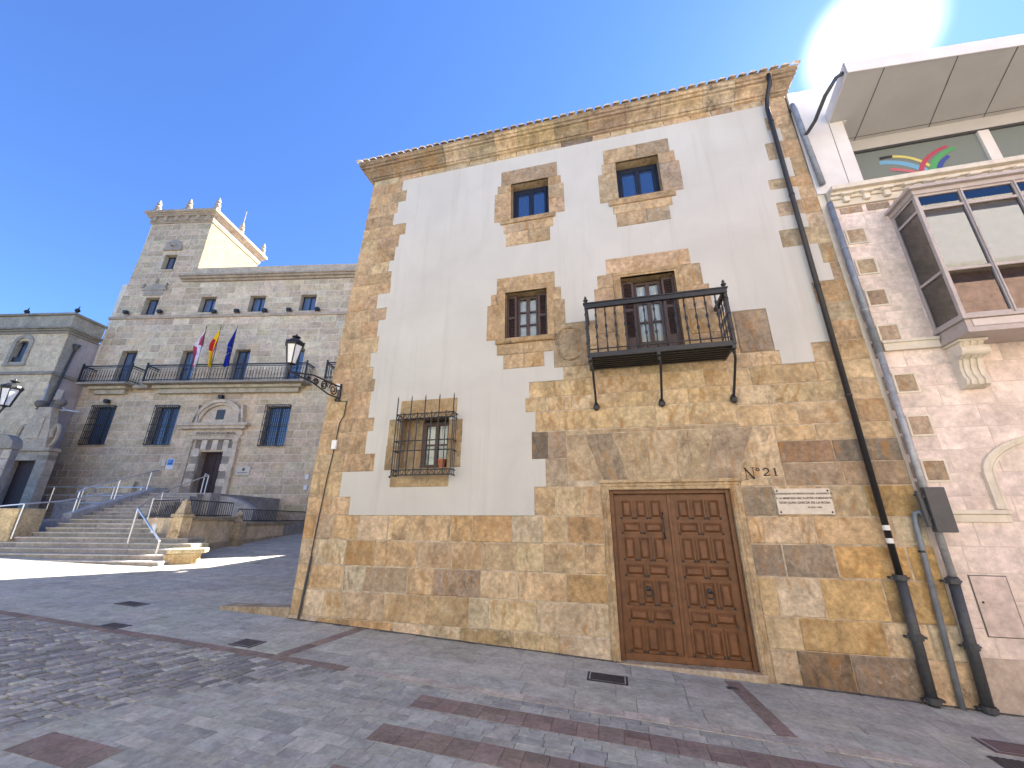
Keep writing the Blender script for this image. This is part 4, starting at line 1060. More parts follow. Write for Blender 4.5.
mb.build('ceiling_lamp', 'curtain', PINK)
# coloured ribbons stuck on the glass
mb = MB()
def ribbon(c, pts, w0, w1):
    mb.tint(c); k = 14; L = []
    for i in range(k + 1):
        t = i / k; p = [(1 - t) ** 2 * pts[0][q] + 2 * t * (1 - t) * pts[1][q] + t * t * pts[2][q] for q in (0, 1)]
        d = [2 * (1 - t) * (pts[1][q] - pts[0][q]) + 2 * t * (pts[2][q] - pts[1][q]) for q in (0, 1)]
        l = math.hypot(*d); w = (w0 + (w1 - w0) * t) / 2; nx, nz = -d[1] / l * w, d[0] / l * w
        L.append(((p[0] + nx, p[1] + nz), (p[0] - nx, p[1] - nz)))
    for i in range(k):
        mb.face([H.P(L[i][1][0], NN, L[i][1][1]), H.P(L[i + 1][1][0], NN, L[i + 1][1][1]), H.P(L[i + 1][0][0], NN, L[i + 1][0][1]), H.P(L[i][0][0], NN, L[i][0][1])])
NN = -.630
for c, pts, w0, w1 in (((.16, .36, .55), ((6.02, 9.36), (6.45, 9.32), (6.74, 8.96)), .10, .12), ((.62, .56, .16), ((6.26, 9.47), (6.62, 9.42), (6.84, 9.06)), .06, .06),
                       ((.42, .06, .10), ((6.64, 8.88), (6.70, 9.32), (7.24, 9.50)), .10, .06), ((.08, .33, .12), ((6.84, 8.94), (6.95, 9.32), (7.36, 9.42)), .13, .07),
                       ((.04, .07, .28), ((6.96, 8.94), (7.0, 9.12), (7.2, 9.24)), .10, .07), ((.50, .13, .16), ((6.16, 9.14), (6.4, 9.08), (6.62, 8.92)), .07, .06), ((.03, .03, .04), ((6.05, 9.46), (6.18, 9.48), (6.28, 9.47)), .07, .06)):
    ribbon(c, pts, w0, w1); NN += .0008
mb.build('ribbon_emblem', 'logo', GZ)
# bay window
BAY = child_empty('bay_window', H.P(6.8, .3, 5), PINK)
b0, b1, bd = 5.40, 8.20, .60
def bayframe(mb, za, zb): pass
mb = MB(); bt = [(b0 - .07, -.01), (b0 - .07, bd + .07), (b1 + .07, bd + .07), (b1 + .07, -.01)]
mb.box(H, b0 - .02, b1 + .02, 0, bd + .02, 7.45, 7.54); mb.box(H, b0 - .08, b1 + .08, 0, bd + .08, 7.54, 7.60); mb.build('bay_roof', 'bayframe', BAY, bevel=.008)
mb = MB(); mb.box(H, b0, b1, 0, bd, 4.84, 4.92); mb.box(H, b0 + .02, b1 - .02, .0, bd - .02, 4.92, 5.06); mb.box(H, b0 - .015, b1 + .015, 0, bd + .02, 5.06, 5.11); mb.build('bay_base', 'bayframe', BAY, bevel=.006)
MB().box(H, b0 + .1, b1 - .1, bd - .019, bd - .008, 4.935, 5.05).build('base_panel', 'baybase', BAY)
mb = MB(); t = .055
posts = [b0 + t / 2] + [b0 + .65 + .715 * i for i in range(3)] + [b1 - t / 2]
for a in posts: mb.box(H, a - t / 2, a + t / 2, bd - .06, bd, 5.11, 7.45)
for a in posts[1:-1]: mb.box(H, a - .012, a + .012, bd, bd + .02, 5.11, 7.45)
for a in (b0, b1 - t): mb.box(H, a, a + t, 0, .05, 5.11, 7.45)
for z in (5.11, 5.92, 7.13, 7.41):
    for p, q in zip(posts[:-1], posts[1:]): mb.box(H, p + t / 2, q - t / 2, bd - .055, bd - .005, z, z + .05)
    for a in (b0 + .004, b1 - t + .004): mb.box(H, a, a + t - .008, .05, bd - .06, z, z + .05)
mb.build('bay_frame', 'bayframe', BAY, bevel=.005)
for za, zb in ((5.16, 5.92), (5.97, 7.13), (7.18, 7.41)):
    for p, q in zip(posts[:-1], posts[1:]): MB().box(H, p + t / 2, q - t / 2, bd - .035, bd - .028, za, zb).build('pane', 'bayglass', BAY)
    for a in (b0 + .025, b1 - .03): MB().box(H, a, a + .006, .05, bd - .06, za, zb).build('pane', 'bayglass', BAY)
mb = MB(); reveal(mb, H, BAYH, -.3, .0); mb.box(H, 5.4, 8.1, -1.6, -1.5, 4.9, 7.6); mb.box(H, 5.4, 8.1, -3, -.3, 4.9, 5.0); mb.box(H, 5.4, 8.1, -3, -.3, 7.5, 7.6); mb.box(H, 5.3, 5.4, -3, -.3, 4.9, 7.6); mb.box(H, 8.1, 8.2, -3, -.3, 4.9, 7.6); mb.build('bay_room', 'soffit', PINK)
mb = MB()
for a0, a1 in ((5.5, 5.75), (6.7, 6.9), (7.75, 8.0)):
    k = 16; mb.raw([H.P(a0 + (a1 - a0) * i / k, -.08 + .02 * math.sin(i * 1.9), z) for z in (5.2, 7.3) for i in range(k + 1)], [(i, i + 1, k + 2 + i, k + 1 + i) for i in range(k)])
mb.build('curtain', 'curtain', BAY, smooth=True)
MB().box(H, 5.60, 5.62, .06, .30, 5.13, 7.42).build('blind', 'curtain', BAY)
MB().box(H, 5.46, 8.14, -.003, .02, 7.3, 7.44).build('inner_lintel', 'curtain', BAY)
# scrolled corbel
def corbel(a):
    c = child_empty('corbel', H.P(a, 0, 4.3), PINK)
    mb = MB()
    pr = [(.0, 4.84), (.30, 4.84), (.30, 4.78), (.26, 4.74)] + [(.22 + .07 * math.sin(t), 4.66 + .07 * math.cos(t)) for t in [i * .5 for i in range(6)]] + [(.17, 4.55), (.13, 4.42), (.13, 4.30), (.17, 4.22), (.15, 4.14), (.08, 4.11), (0, 4.10)]
    for s0, s1, d in ((-.15, .15, 0), (-.11, -.07, .022), (-.02, .02, .022), (.07, .11, .022)):
        L = len(pr); vv = [H.P(a + s, max(0, q + (d if i and q > .01 else 0)), z) for s in (s0, s1) for i, (q, z) in enumerate(pr)]
        mb.raw(vv, [(i, i + 1, L + i + 1, L + i)[::-1] for i in range(L - 1)] + [tuple(range(L)), tuple(range(2 * L - 1, L - 1, -1))])
    mb.build('scroll', 'cream', c)
    MB().box(H, a - .19, a + .19, 0, .34, 4.80, 4.838).build('cap', 'cream', c, bevel=.008)
    MB().tube([H.P(a - .18, .24, 4.67), H.P(a + .18, .24, 4.67)], .085, 14).build('roll', 'cream', c)
corbel(5.62); corbel(7.9)
# arched window with moulded margin
AW = child_empty('arched_window', H.P(6.4, 0, 2.3), PINK)
def arch_pts(a0, a1, z0, zs_, rise, k=20):
    L = [(a0, z0)]; c = (a0 + a1) / 2; hw = (a1 - a0) / 2
    for i in range(k + 1):
        t = math.pi - math.pi * i / k
        L.append((c + hw * math.cos(t), zs_ + rise * math.sin(t)))
    return L + [(a1, z0)]
mb = MB()
for o, w, d in ((0, .05, .05), (.05, .06, .03), (.12, .03, .02)):
    L1 = arch_pts(5.34 + o, 7.9 - o, 2.30, 2.80 - o * .2, .62 - o * .5); L2 = arch_pts(5.34 + o + w, 7.9 - o - w, 2.30, 2.80 - (o + w) * .2, .62 - (o + w) * .5)
    k = len(L1)
    mb.raw([H.P(a, d, z) for a, z in L1] + [H.P(a, d, z) for a, z in L2] + [H.P(a, 0, z) for a, z in L1] + [H.P(a, 0, z) for a, z in L2],
           [(i, k + i, k + i + 1, i + 1) for i in range(k - 1)] + [(2 * k + i, i, i + 1, 2 * k + i + 1) for i in range(k - 1)] + [(k + i, 3 * k + i, 3 * k + i + 1, k + i + 1) for i in range(k - 1)])
mb.build('arch_moulding', 'cream', AW)
MB().box(H, 5.98, 7.3, .004, .012, 1.3, 2.66).build('pane', 'farglass', AW)
mb = MB(); mb.box(H, 5.94, 5.98, .004, .02, 1.3, 2.70); mb.box(H, 5.98, 7.3, .004, .02, 2.66, 2.70); mb.build('frame', 'bayframe', AW)
# meter hatch
HT = child_empty('hatch', H.P(5.0, 0, .65), PINK)
MB().box(H, 4.75, 5.18, .004, .009, .66, 1.42).build('hatch_gap', 'joint', HT)
MB().tint((.60, .49, .44)).box(H, 4.762, 5.168, .004, .014, .672, 1.408).build('hatch_door', 'pinkstone', HT)
MB().lathe(H.P(4.82, .014, 1.08), [(.015, 0), (.01, .01), (0, .012)], 8, tilt=Matrix.Rotation(R(90), 3, 'X')).build('hatch_lock', 'iron', HT)

# ------------------------------------------------------------------ far building with the tower
FB = thing('government_building', FAR.P(-7, -5, 1), 'large grey ashlar building with corner tower, flags and long iron balcony', 'building')
GS = [(.63, .49, .325), (.65, .515, .35), (.60, .465, .31), (.66, .53, .37), (.62, .48, .305), (.56, .435, .29)]
A_L, A_R, T_R = -15.7, 13.9, -10.55
def al(z): return -15.85 + max(0, z - 6) * .045
gw = [(-14.5, -13.02, 6.28, 8.6), (-10.4, -8.9, 6.25, 8.57), (-3.38, -1.88, 6.16, 8.53)]
bdoor = [(-13.95, -12.88, 9.95, 12.36), (-9.8, -8.78, 9.95, 12.32), (-6.28, -5.27, 9.95, 12.32), (-2.75, -1.72, 9.95, 12.30)]
sw = [(-9.62, -8.56, 15.04, 16.25), (-6.18, -5.1, 15.0, 16.23), (-2.68, -1.62, 14.99, 16.22)]
tw = [(-13.6, -12.62, 14.95, 16.3), (-13.29, -12.38, 18.52, 19.76)]
pdoor = (-6.83, -5.38, 3.25, 5.80)
fh = gw + bdoor + sw + tw + [pdoor]
mb = MB(); wall_sheet(mb, FAR, A_L, A_R, .6, 17.4, -.012, fh); wall_sheet(mb, FAR, -15.2, T_R, 17.4, 22.7, -.012, fh)
mb.build('wall_core', 'greymortar', FB)
mb = MB(); cs = [.6]
while cs[-1] < 17.3: cs.append(cs[-1] + random.uniform(.40, .52))
cs[-1] = 17.4
ashlar(mb, FAR, al, A_R, cs, fh, GS, (.65, 1.5), j=.012, bev=.012, v=.12)
mb.build('ashlar_facing', 'greystone', FB)
TW = child_empty('tower', FAR.P(-13, -2, 17), FB)
mb = MB(); cs = [17.4]
while cs[-1] < 22.5: cs.append(cs[-1] + random.uniform(.42, .52))
cs[-1] = 22.5
ashlar(mb, FAR, al, T_R, cs, fh, [tuple(x * .92 for x in c) for c in GS], (.6, 1.3), j=.014, bev=.012, v=.12)
mb.build('tower_facing', 'greystone', TW)
mb = MB()
q = lambda a, n, z: FAR.P(a, n, z)
mb.face([q(T_R, -.06, 17.4), q(T_R, -5.0, 17.4), q(T_R, -5.0, 22.6), q(T_R, -.06, 22.6)])
mb.face([q(T_R, -5, 17.4), q(-15.2, -5, 17.4), q(-15.2, -5, 22.6), q(T_R, -5, 22.6)]); mb.face([q(-15.2, -5, 17), q(-15.2, -.06, 17), q(-15.2, -.06, 22.6), q(-15.2, -5, 22.6)])
mb.build('rendered_wall', 'rough_plaster', TW)
mb = MB().tint((.42, .34, .25))
def ring(n0, z0, z1): mb.box(FAR, -15.2 - n0, T_R + n0, -5 - n0, n0, z0, z1)
ring(.06, 22.5, 22.62); ring(.10, 22.62, 23.0); ring(.25, 23.0, 23.12); ring(.32, 23.12, 23.22); ring(.42, 23.22, 23.42)
for i in range(6): mb.box(FAR, -15.0 + i * .82, -14.75 + i * .82, .1, .22, 22.64, 23.0)
mb.build('tower_cornice', 'greystone', TW)
MB().box(FAR, -15.2, T_R, -5, 0, 23.42, 23.7).build('tower_roof', 'greymortar', TW)
FIN = [(-14.9, .2), (-12.5, .2), (-10.3, .2), (-10.3, -2.3), (-10.3, -4.9), (-14.9, -4.9)]
for i, (a, n) in enumerate(FIN):
    mb = MB().tint((.34, .29, .23)); c = q(a, n, 23.4); s_ = 1.0
    mb.lathe(c, [(.24, 0), (.24, .18), (.13, .22), (.19, .34), (.22, .5), (.15, .64), (.13, .7), (.19, .76), (.15, .88), (.06, 1.15), (.0, 1.25)], 10)
    if i == 3: mb.tube([c + Vector((0, 0, 1.2)), c + Vector((0, 0, 2.4))], .035, 6)
    mb.build('finial', 'greystone', TW, smooth=False)
# main cornice, string course, body
mb = MB().tint((.42, .34, .25)); T1 = -11.35
mb.box(FAR, T1, A_R, -.2, .10, 17.45, 17.6); mb.box(FAR, T1 - .05, A_R, -.2, .26, 17.6, 17.74); mb.box(FAR, T1 - .1, A_R, -.2, .36, 17.74, 17.86); mb.tint((.54, .44, .32)); mb.box(FAR, T_R + .02, A_R, -.3, .12, 17.86, 18.48)
mb.build('main_cornice', 'greystone', FB, bevel=.02)
mb = MB().tint((.47, .37, .27)); mb.box(FAR, A_L - .02, A_R, -.02, .09, 14.66, 14.86); mb.build('string_course', 'greystone', FB, bevel=.02)
mb = MB(); mb.face([q(A_L, -.03, .5), q(A_L, -.03, 17.4), q(A_L, -14, 17.4), q(A_L, -14, .5)]); mb.face([q(A_R, -.03, .5), q(A_R, -14, .5), q(A_R, -14, 17.4), q(A_R, -.03, 17.4)]); mb.face([q(A_L, -14, .5), q(A_L, -14, 18), q(A_R, -14, 18), q(A_R, -14, .5)])
mb.face([q(A_L, -.05, 17.4), q(A_R, -.05, 17.4), q(A_R, -14, 17.5), q(A_L, -14, 17.5)]); mb.build('rear_wall', 'mauve_render', FB)
MB().box(FAR, A_L + .2, A_R - .2, -4, -3.9, .8, 17.3).build('inner_wall', 'room', FB)
MB().box(FAR, -15, T_R - .2, -4, -3.9, 17.5, 22).build('inner_wall', 'room', TW)

def far_window(h, depth=.32, grid=(2, 1), curtain=True, F=FAR, par=FB, frame='navyframe', kind='window', bars=False, pale=None):
    a0, a1, z0, z1 = h; w = child_empty(kind, F.P((a0 + a1) / 2, 0, z0), par)
    mb = MB().tint((.54, .44, .31)); reveal(mb, F, h, -depth - .02, 0.); mb.box(F, a0 - .1, a1 + .1, -.02, .045, z0 - .14, z0 - .002); mb.build('surround', 'greystone', w)
    mb = MB(); n = -depth; t = .07
    for b in ((a0, a0 + t, z0, z1), (a1 - t, a1, z0, z1), (a0 + t, a1 - t, z1 - t, z1), (a0 + t, a1 - t, z0, z0 + t)): mb.box(F, b[0], b[1], n - .05, n, b[2], b[3])
    c = (a0 + a1) / 2; mb.box(F, c - .05, c + .05, n - .04, n + .01, z0 + t, z1 - t)
    for i in range(1, grid[1]): zz = z0 + (z1 - z0) * i / grid[1]; mb.box(F, a0 + t, c - .05, n - .03, n, zz - .025, zz + .025); mb.box(F, c + .05, a1 - t, n - .03, n, zz - .025, zz + .025)
    mb.build('frame', frame, w)
    for s0, s1 in ((a0 + t, c - .05), (c + .05, a1 - t)): MB().box(F, s0, s1, n - .03, n - .02, z0 + t, z1 - t).build('pane', 'farglass' if not pale else pale, w)
    if bars:
        mb = MB(); nn = .14; k = 12
        for i in range(k + 1): a = a0 + (a1 - a0) * i / k; mb.box(F, a - .012, a + .012, nn - .012, nn + .012, z0 - .05, z1 + .05)
        for i in range(7): zz = z0 - .05 + (z1 - z0 + .1) * i / 6; mb.box(F, a0 - .02, a1 + .02, nn - .018, nn + .018, zz - .018, zz + .018)
        for aa in (a0 - .02, a1 + .02):
            for zz in (z0, z1): mb.box(F, aa - .02, aa + .02, 0, nn, zz - .02, zz + .02)
        mb.build('window_grille', 'iron', w)
    return w
for h in gw: far_window(h, bars=True, grid=(2, 2))
for h in bdoor: far_window(h, kind='balcony_door', grid=(2, 2))
for h in sw: far_window(h)
for h in tw: far_window(h, par=TW if h[2] > 17 else FB)
# little pediments on the tower windows
mb = MB().tint((.38, .33, .26)); mb.box(FAR, -14.05, -12.3, 0, .10, 16.85, 17.0); mb.prism(FAR, [(-14.05, 17.0), (-12.3, 17.0), (-13.17, 17.45)], 0, .08); mb.box(FAR, -13.85, -12.5, 0, .05, 16.45, 16.85)
for a in (-14.0, -13.17, -12.35): mb.lathe(q(a, .08, 17.05 if a != -13.17 else 17.45), [(.1, 0), (.06, .12), (.1, .25), (.0, .42)], 8)
mb.build('pediment', 'greystone', FB)
mb = MB().tint((.36, .31, .25)); L = [(-13.45 + .62 + .62 * math.cos(t), 20.25 + .75 * math.sin(t)) for t in [i * math.pi / 12 for i in range(13)]]
mb.prism(FAR, L, 0, .09); mb.box(FAR, -13.5, -12.15, 0, .11, 20.1, 20.25); mb.lathe(q(-12.83, .1, 20.5), [(.18, -.1), (.2, 0), (.18, .1)], 8)
mb.build('lunette', 'greystone', TW)
# portal
PT = child_empty('portal', q(-6.1, 0, 3.2), FB)
mb = MB().tint((.58, .475, .35))
for a0, a1 in ((-7.62, -6.84), (-5.37, -4.62)): mb.box(FAR, a0 + .12, a1 - .12, 0, .09, 2.6, 6.0)
mb.box(FAR, -7.75, -4.5, 0, .12, 6.75, 7.0); mb.box(FAR, -8.3, -4.3, 0, .30, 7.12, 7.30); mb.box(FAR, -8.45, -4.15, 0, .40, 7.30, 7.46); mb.box(FAR, -7.65, -4.6, 0, .16, 6.5, 6.58)
mb.box(FAR, -7.62, -4.6, .0, .08, 7.0, 7.12); mb.box(FAR, -7.6, -4.62, 0, .06, 6.58, 6.75)
for a in (-7.5, -4.72): mb.box(FAR, a - .14, a + .14, 0, .2, 2.6, 6.5); mb.box(FAR, a - .18, a + .18, 0, .25, 6.35, 6.5); mb.prism(FAR, [(a - .2, 7.46), (a + .2, 7.46), (a + .1, 8.2), (a, 8.6), (a - .1, 8.2)], 0, .3)
mb.build('portal_frame', 'greystone', PT)
mb = MB()
for i in range(9):
    a = -7.55 + i * .335; mb.tint((.66, .56, .43) if i % 2 == 0 else (.24, .205, .165)); mb.box(FAR, a, a + .325, 0, .07 if i % 2 == 0 else .03, 5.90, 6.48)
for i in range(7):
    z = 3.0 + i * .42; mb.tint((.66, .56, .43) if i % 2 == 0 else (.33, .28, .225))
    for a0, a1 in ((-7.32, -6.84), (-5.37, -4.90)): mb.box(FAR, a0, a1, .09, .13 if i % 2 == 0 else .10, z, z + .40)
mb.build('banded_stones', 'greystone', PT)
mb = MB().tint((.60, .49, .36)); K = 20
for r0, r1, d in ((1.28, 1.45, .30), (1.12, 1.28, .2)):
    vv = []
    for i in range(K + 1):
        t = math.pi * i / K
        vv += [q(-6.12 + r1 * 1.05 * math.cos(t), d, 7.46 + r1 * math.sin(t)), q(-6.12 + r0 * 1.05 * math.cos(t), d, 7.46 + r0 * math.sin(t)), q(-6.12 + r1 * 1.05 * math.cos(t), 0, 7.46 + r1 * math.sin(t)), q(-6.12 + r0 * 1.05 * math.cos(t), 0, 7.46 + r0 * math.sin(t))]
    mb.raw(vv, [f for i in range(K) for f in ((4 * i, 4 * i + 1, 4 * i + 5, 4 * i + 4)[::-1], (4 * i + 2, 4 * i, 4 * i + 4, 4 * i + 6)[::-1], (4 * i + 1, 4 * i + 3, 4 * i + 7, 4 * i + 5)[::-1])])
mb.prism(FAR, [(-6.12 + 1.15 * math.cos(math.pi * i / K), 7.46 + 1.12 * math.sin(math.pi * i / K)) for i in range(K + 1)], 0, .06)
mb.build('arched_pediment', 'greystone', PT)
MB().box(FAR, -6.42, -5.9, .06, .075, 7.72, 8.32).build('pediment_vent', 'greyiron', PT)
text_mb(FAR, 'DELEGACION DE HACIENDA', -6.1, .125, 6.80, .19, .01, bold=.004).build('lettering', 'fadedink', PT)
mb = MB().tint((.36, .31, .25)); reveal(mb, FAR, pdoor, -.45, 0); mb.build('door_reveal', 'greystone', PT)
mb = MB(); mb.box(FAR, -6.83, -5.38, -.5, -.42, 3.2, 5.8)
for s0 in (-6.76, -6.07):
    for i in range(4): mb.box(FAR, s0, s0 + .62, -.42, -.39, 3.35 + i * .6, 3.85 + i * .6)
mb.build('door_leaf', 'darkwood', PT)
# balconies: left short, long, right short
def far_balcony(a0, a1):
    b = child_empty('balcony', q((a0 + a1) / 2, .4, 9.9), FB)
    mb = MB().tint((.34, .29, .23)); mb.box(FAR, a0 - .02, a1 + .02, 0, .9, 9.80, 9.93); mb.tint((.52, .45, .33)); mb.box(FAR, a0 + .35, a1 - .35, 0, .5, 9.62, 9.80); mb.box(FAR, a0 + .6, a1 - .6, 0, .28, 9.35, 9.62); mb.build('floor', 'greystone', b, bevel=.02)
    mb = MB()
    for z, r in ((10.98, .035), (10.86, .018), (10.05, .018)):
        mb.box(FAR, a0, a1, .8 - r, .8 + r, z - r, z + r)
        for a in (a0, a1): mb.box(FAR, a - r, a + r, 0, .8 - r, z - r, z + r)
    for a in (a0, a1): mb.box(FAR, a - .04, a + .04, .76, .84, 9.93, 11.08); mb.lathe(q(a, .8, 11.08), [(.05, 0), (.07, .05), (0, .12)], 8)
    mb.build('railing', 'iron', b)
    k = int((a1 - a0) / (.16 if a1 - a0 < 5 else .19)); bb = MB()
    if k > 60: k = 60
    for i in range(1, k):
        a = a0 + (a1 - a0) * i / k; MB().lathe(q(a, .8, 9.93), [(.016, 0), (.016, .3), (.028, .45), (.016, .6), (.016, .92)], 5).build('baluster', 'iron', b)
    for a in (a0, a1):
        for i in range(1, 5): MB().lathe(q(a, .8 * i / 5, 9.93), [(.016, 0), (.016, .92)], 5).build('baluster', 'iron', b)
MB().tint((.45, .37, .27)).box(FAR, -11.98, -11.02, 0, .42, 9.66, 9.86).build('balcony_ledge', 'greystone', FB, bevel=.02)
far_balcony(-15.2, -12.0); far_balcony(-11.0, -.9); far_balcony(.35, 2.6)
# flags on the long balcony
def flag_on(a, top, kind, label):
    t = thing('flag', q(a, .95, 10.9), label, 'flag', 'flags on the long balcony')
    MB().tube([q(a, .9, 10.0), q(a, 1.0, top)], .022, 7).build('pole', 'greyiron', t)
    mb = MB(); k, m = 14, 34; ztop = top - .25; zb = 10.85
    def pos(i, j):
        u, w = i / k, j / m
        wid = .05 + .36 * min(1, w * 2.4) * (1 - .55 * max(0, w - .55) / .45)
        x = a + .02 - u * wid + .05 * math.sin(w * 6 + u * 4 + a) * w
        n = .99 + .10 * math.sin(u * 9 + w * 3 + a * 2) * min(1, w * 2.2)
        return q(x, n, ztop + (zb - ztop) * w + .06 * math.sin(u * 7) - (0 if w < .95 else .12 * abs(math.sin(u * 5))))
    for i in range(k):
        for j in range(m):
            u, w = (i + .5) / k, (j + .5) / m
            if kind == 'es':
                e = u + .5 * (w - .4)
                c = (.55, .03, .03) if (.25 < w < .60 and u > .25) or u < .08 else (.85, .55, .02)
            elif kind == 'eu': c = (.015, .03, .26)
            else:
                e = (w > .48) ^ (u > .55)
                c = (.50, .07, .10) if not e else (.75, .70, .74)
                if (u - .78) ** 2 * .5 + (w - .22) ** 2 < .009 or (u - .3) ** 2 * .5 + (w - .72) ** 2 < .008: c = (.42, .22, .42)
            mb.tint(c); mb.face([pos(i, j), pos(i + 1, j), pos(i + 1, j + 1), pos(i, j + 1)])
    if kind == 'eu': pass
    cl = mb.build('cloth', 'cloth', t, smooth=True)
    if kind == 'eu':
        st = MB().tint((.8, .7, .2))
        for s in range(12):
            an = s * math.pi / 6; u, w = .5 + .28 * math.cos(an), .62 + .10 * math.sin(an); c = pos(u * k, w * m) + FAR.n * .012
            P5 = []
            for v_ in range(10):
                r_ = .04 if v_ % 2 == 0 else .017; P5.append(c + FAR.e * (r_ * math.sin(v_ * math.pi / 5)) + Vector((0, 0, r_ * math.cos(v_ * math.pi / 5))))
            st.face(P5[::-1])
        st.build('stars', 'cloth', cl)
flag_on(-7.72, 13.5, 'cl', 'red and white quartered flag hanging limp on the balcony, left of three')
flag_on(-6.78, 13.5, 'es', 'red and yellow striped flag hanging limp between two other flags')
flag_on(-5.72, 13.5, 'eu', 'dark blue flag with yellow stars hanging limp on the balcony')
# floodlights on the string course and over the portal
fl = [(-14.48, 15.05, 'on the ledge left of the tower window'), (-12.1, 15.05, 'on the ledge right of the tower window'), (-6.75, 14.95, 'on the ledge left of the middle upper window'), (-4.85, 14.95, 'on the ledge right of the middle upper window'),
      (-3.2, 14.95, 'on the ledge left of the right upper window'), (-1.3, 14.95, 'on the ledge right of the right upper window'), (-13.6, 8.85, 'above the leftmost barred window'), (-6.3, 9.05, 'above the arched portal'), (-8.3, 14.95, 'on the ledge right of the left upper window')]
for a, z, wh in fl:
    f_ = thing('floodlight', q(a, .1, z), 'small black floodlight ' + wh, 'floodlight', 'floodlights on the grey building')
    MB().box(FAR, a - .13, a + .13, .1, .3, z - .05, z + .16).build('housing', 'iron', f_, bevel=.02)
    mb = MB(); mb.tube([q(a - .16, .2, z + .05), q(a - .16, .1, z - .08), q(a, .03, z - .1), q(a + .16, .1, z - .08), q(a + .16, .2, z + .05)], .018, 5); mb.build('mount', 'iron', f_)
# signs on the far wall
sg = thing('notice_plate', q(-8.6, .03, 5.1), 'blue and white notice plate left of the far doorway', 'sign')
MB().box(FAR, -8.72, -8.28, .012, .03, 4.78, 5.40).build('plate', 'whitepaint', sg)
mb = MB(); mb.box(FAR, -8.68, -8.32, .03, .036, 5.02, 5.36); mb.build('blue_field', 'bluesign', sg); 
mb = MB(); mb.lathe(q(-8.42, .037, 5.25), [(.05, 0), (0, .004)], 8, tilt=Matrix.Rotation(R(90), 3, 'X')); mb.box(FAR, -8.6, -8.42, .036, .04, 5.08, 5.13); mb.box(FAR, -8.46, -8.40, .036, .04, 5.12, 5.21); mb.build('pictogram', 'navyframe', sg)
solo(MB().box(FAR, -9.0, -8.78, .012, .06, 4.98, 5.32), 'letter_box', 'cream', 'small cream box on the wall beside the blue notice plate', 'box', bevel=.01)
s2 = thing('wall_sign', q(-4, .03, 4.7), 'pinkish nameplate right of the far doorway', 'sign')
MB().box(FAR, -4.42, -3.6, .012, .035, 4.48, 4.95).build('plate', 'plaquestone', s2); mb = MB(); mb.box(FAR, -4.05, -3.9, .035, .04, 4.70, 4.86); mb.box(FAR, -4.3, -3.7, .035, .04, 4.58, 4.61); mb.build('emblem', 'fadedink', s2)
for z, lb in ((4.36, 'upper small white box at the right end of the grey building'), (3.78, 'lower small white box at the right end of the grey building')):
    solo(MB().box(FAR, -.24, -.04, .012, .08, z - .13, z + .13), 'alarm_box', 'whitepaint', lb, 'box', 'white boxes at the end of the grey building', bevel=.01)
solo(MB().tube([q(.52, .07, 1.0), q(.52, .07, 4.3)], .055, 8), 'downpipe', 'greyiron', 'dark brown downpipe at the foot of the grey building behind the house corner', 'drainpipe')

# ------------------------------------------------------------------ left building
LB = thing('left_building', LEFT.P(-4, -3, 1.4), 'lower stone building at far left with arched window and moulded cornice', 'building')
l = lambda a, n, z: LEFT.P(a, n, z)
GS2 = [(.62, .50, .33), (.64, .52, .35), (.60, .48, .315), (.65, .53, .36)]
lw = [(-3.1, -2.25, 10.95, 12.35), (-3.2, -2.2, 6.2, 7.9)]
mb = MB(); wall_sheet(mb, LEFT, -14, 0, .6, 12.9, -.012, lw); mb.build('wall_core', 'greymortar', LB)
mb = MB(); cs = [.6]
while cs[-1] < 12.8: cs.append(cs[-1] + random.uniform(.42, .5))
cs[-1] = 12.9
ashlar(mb, LEFT, -14, 0, cs, lw, GS2, (.7, 1.4), j=.006, bev=.006, v=.07)
z = .6; i = 0
mb.build('ashlar_facing', 'greystone', LB)
mb = MB().tint((.37, .33, .26))
mb.box(LEFT, -14, .0, -.62, -.062, .6, 12.9) if False else None
mb.face([l(.0, -.06, .6), l(.0, -.62, .6), l(.0, -.62, 12.9), l(.0, -.06, 12.9)])
mb.build('corner_pier', 'greystone', LB)
mb = MB(); mb.face([l(-.02, -.6, .6), l(-.02, -1.72, .6), l(-.02, -1.72, 12.9), l(-.02, -.6, 12.9)]); mb.face([l(-14, -.03, 12.9), l(0, -.03, 12.9), l(0, -9, 12.9), l(-14, -9, 12.9)]); mb.face([FAR.P(-15.86, .0, .6), FAR.P(-15.45, -.5, .6), FAR.P(-15.45, -.5, 12.9), FAR.P(-15.86, .0, 12.9)]); mb.build('flank_wall', 'mauve_render', LB)
mb = MB().tint((.30, .265, .205))
for n0, z0, z1 in ((.08, 12.8, 12.95), (.18, 12.95, 13.06), (.28, 13.06, 13.18), (.14, 13.18, 13.98), (.26, 13.98, 14.12)):
    mb.tint((.28, .25, .195) if z0 != 13.18 else (.38, .34, .26)); mb.box(LEFT, -14, n0, -1.70, n0, z0, z1)
mb.build('cornice', 'greystone', LB, bevel=.02)
mb = MB().tint((.28, .25, .2)); mb.box(LEFT, -14, .1, -1.70, .1, 10.12, 10.3); mb.build('string_course', 'greystone', LB, bevel=.02)
aw = child_empty('arched_window', l(-2.7, 0, 10.9), LB)
mb = MB().tint((.38, .335, .26)); reveal(mb, LEFT, lw[0], -.3, 0)
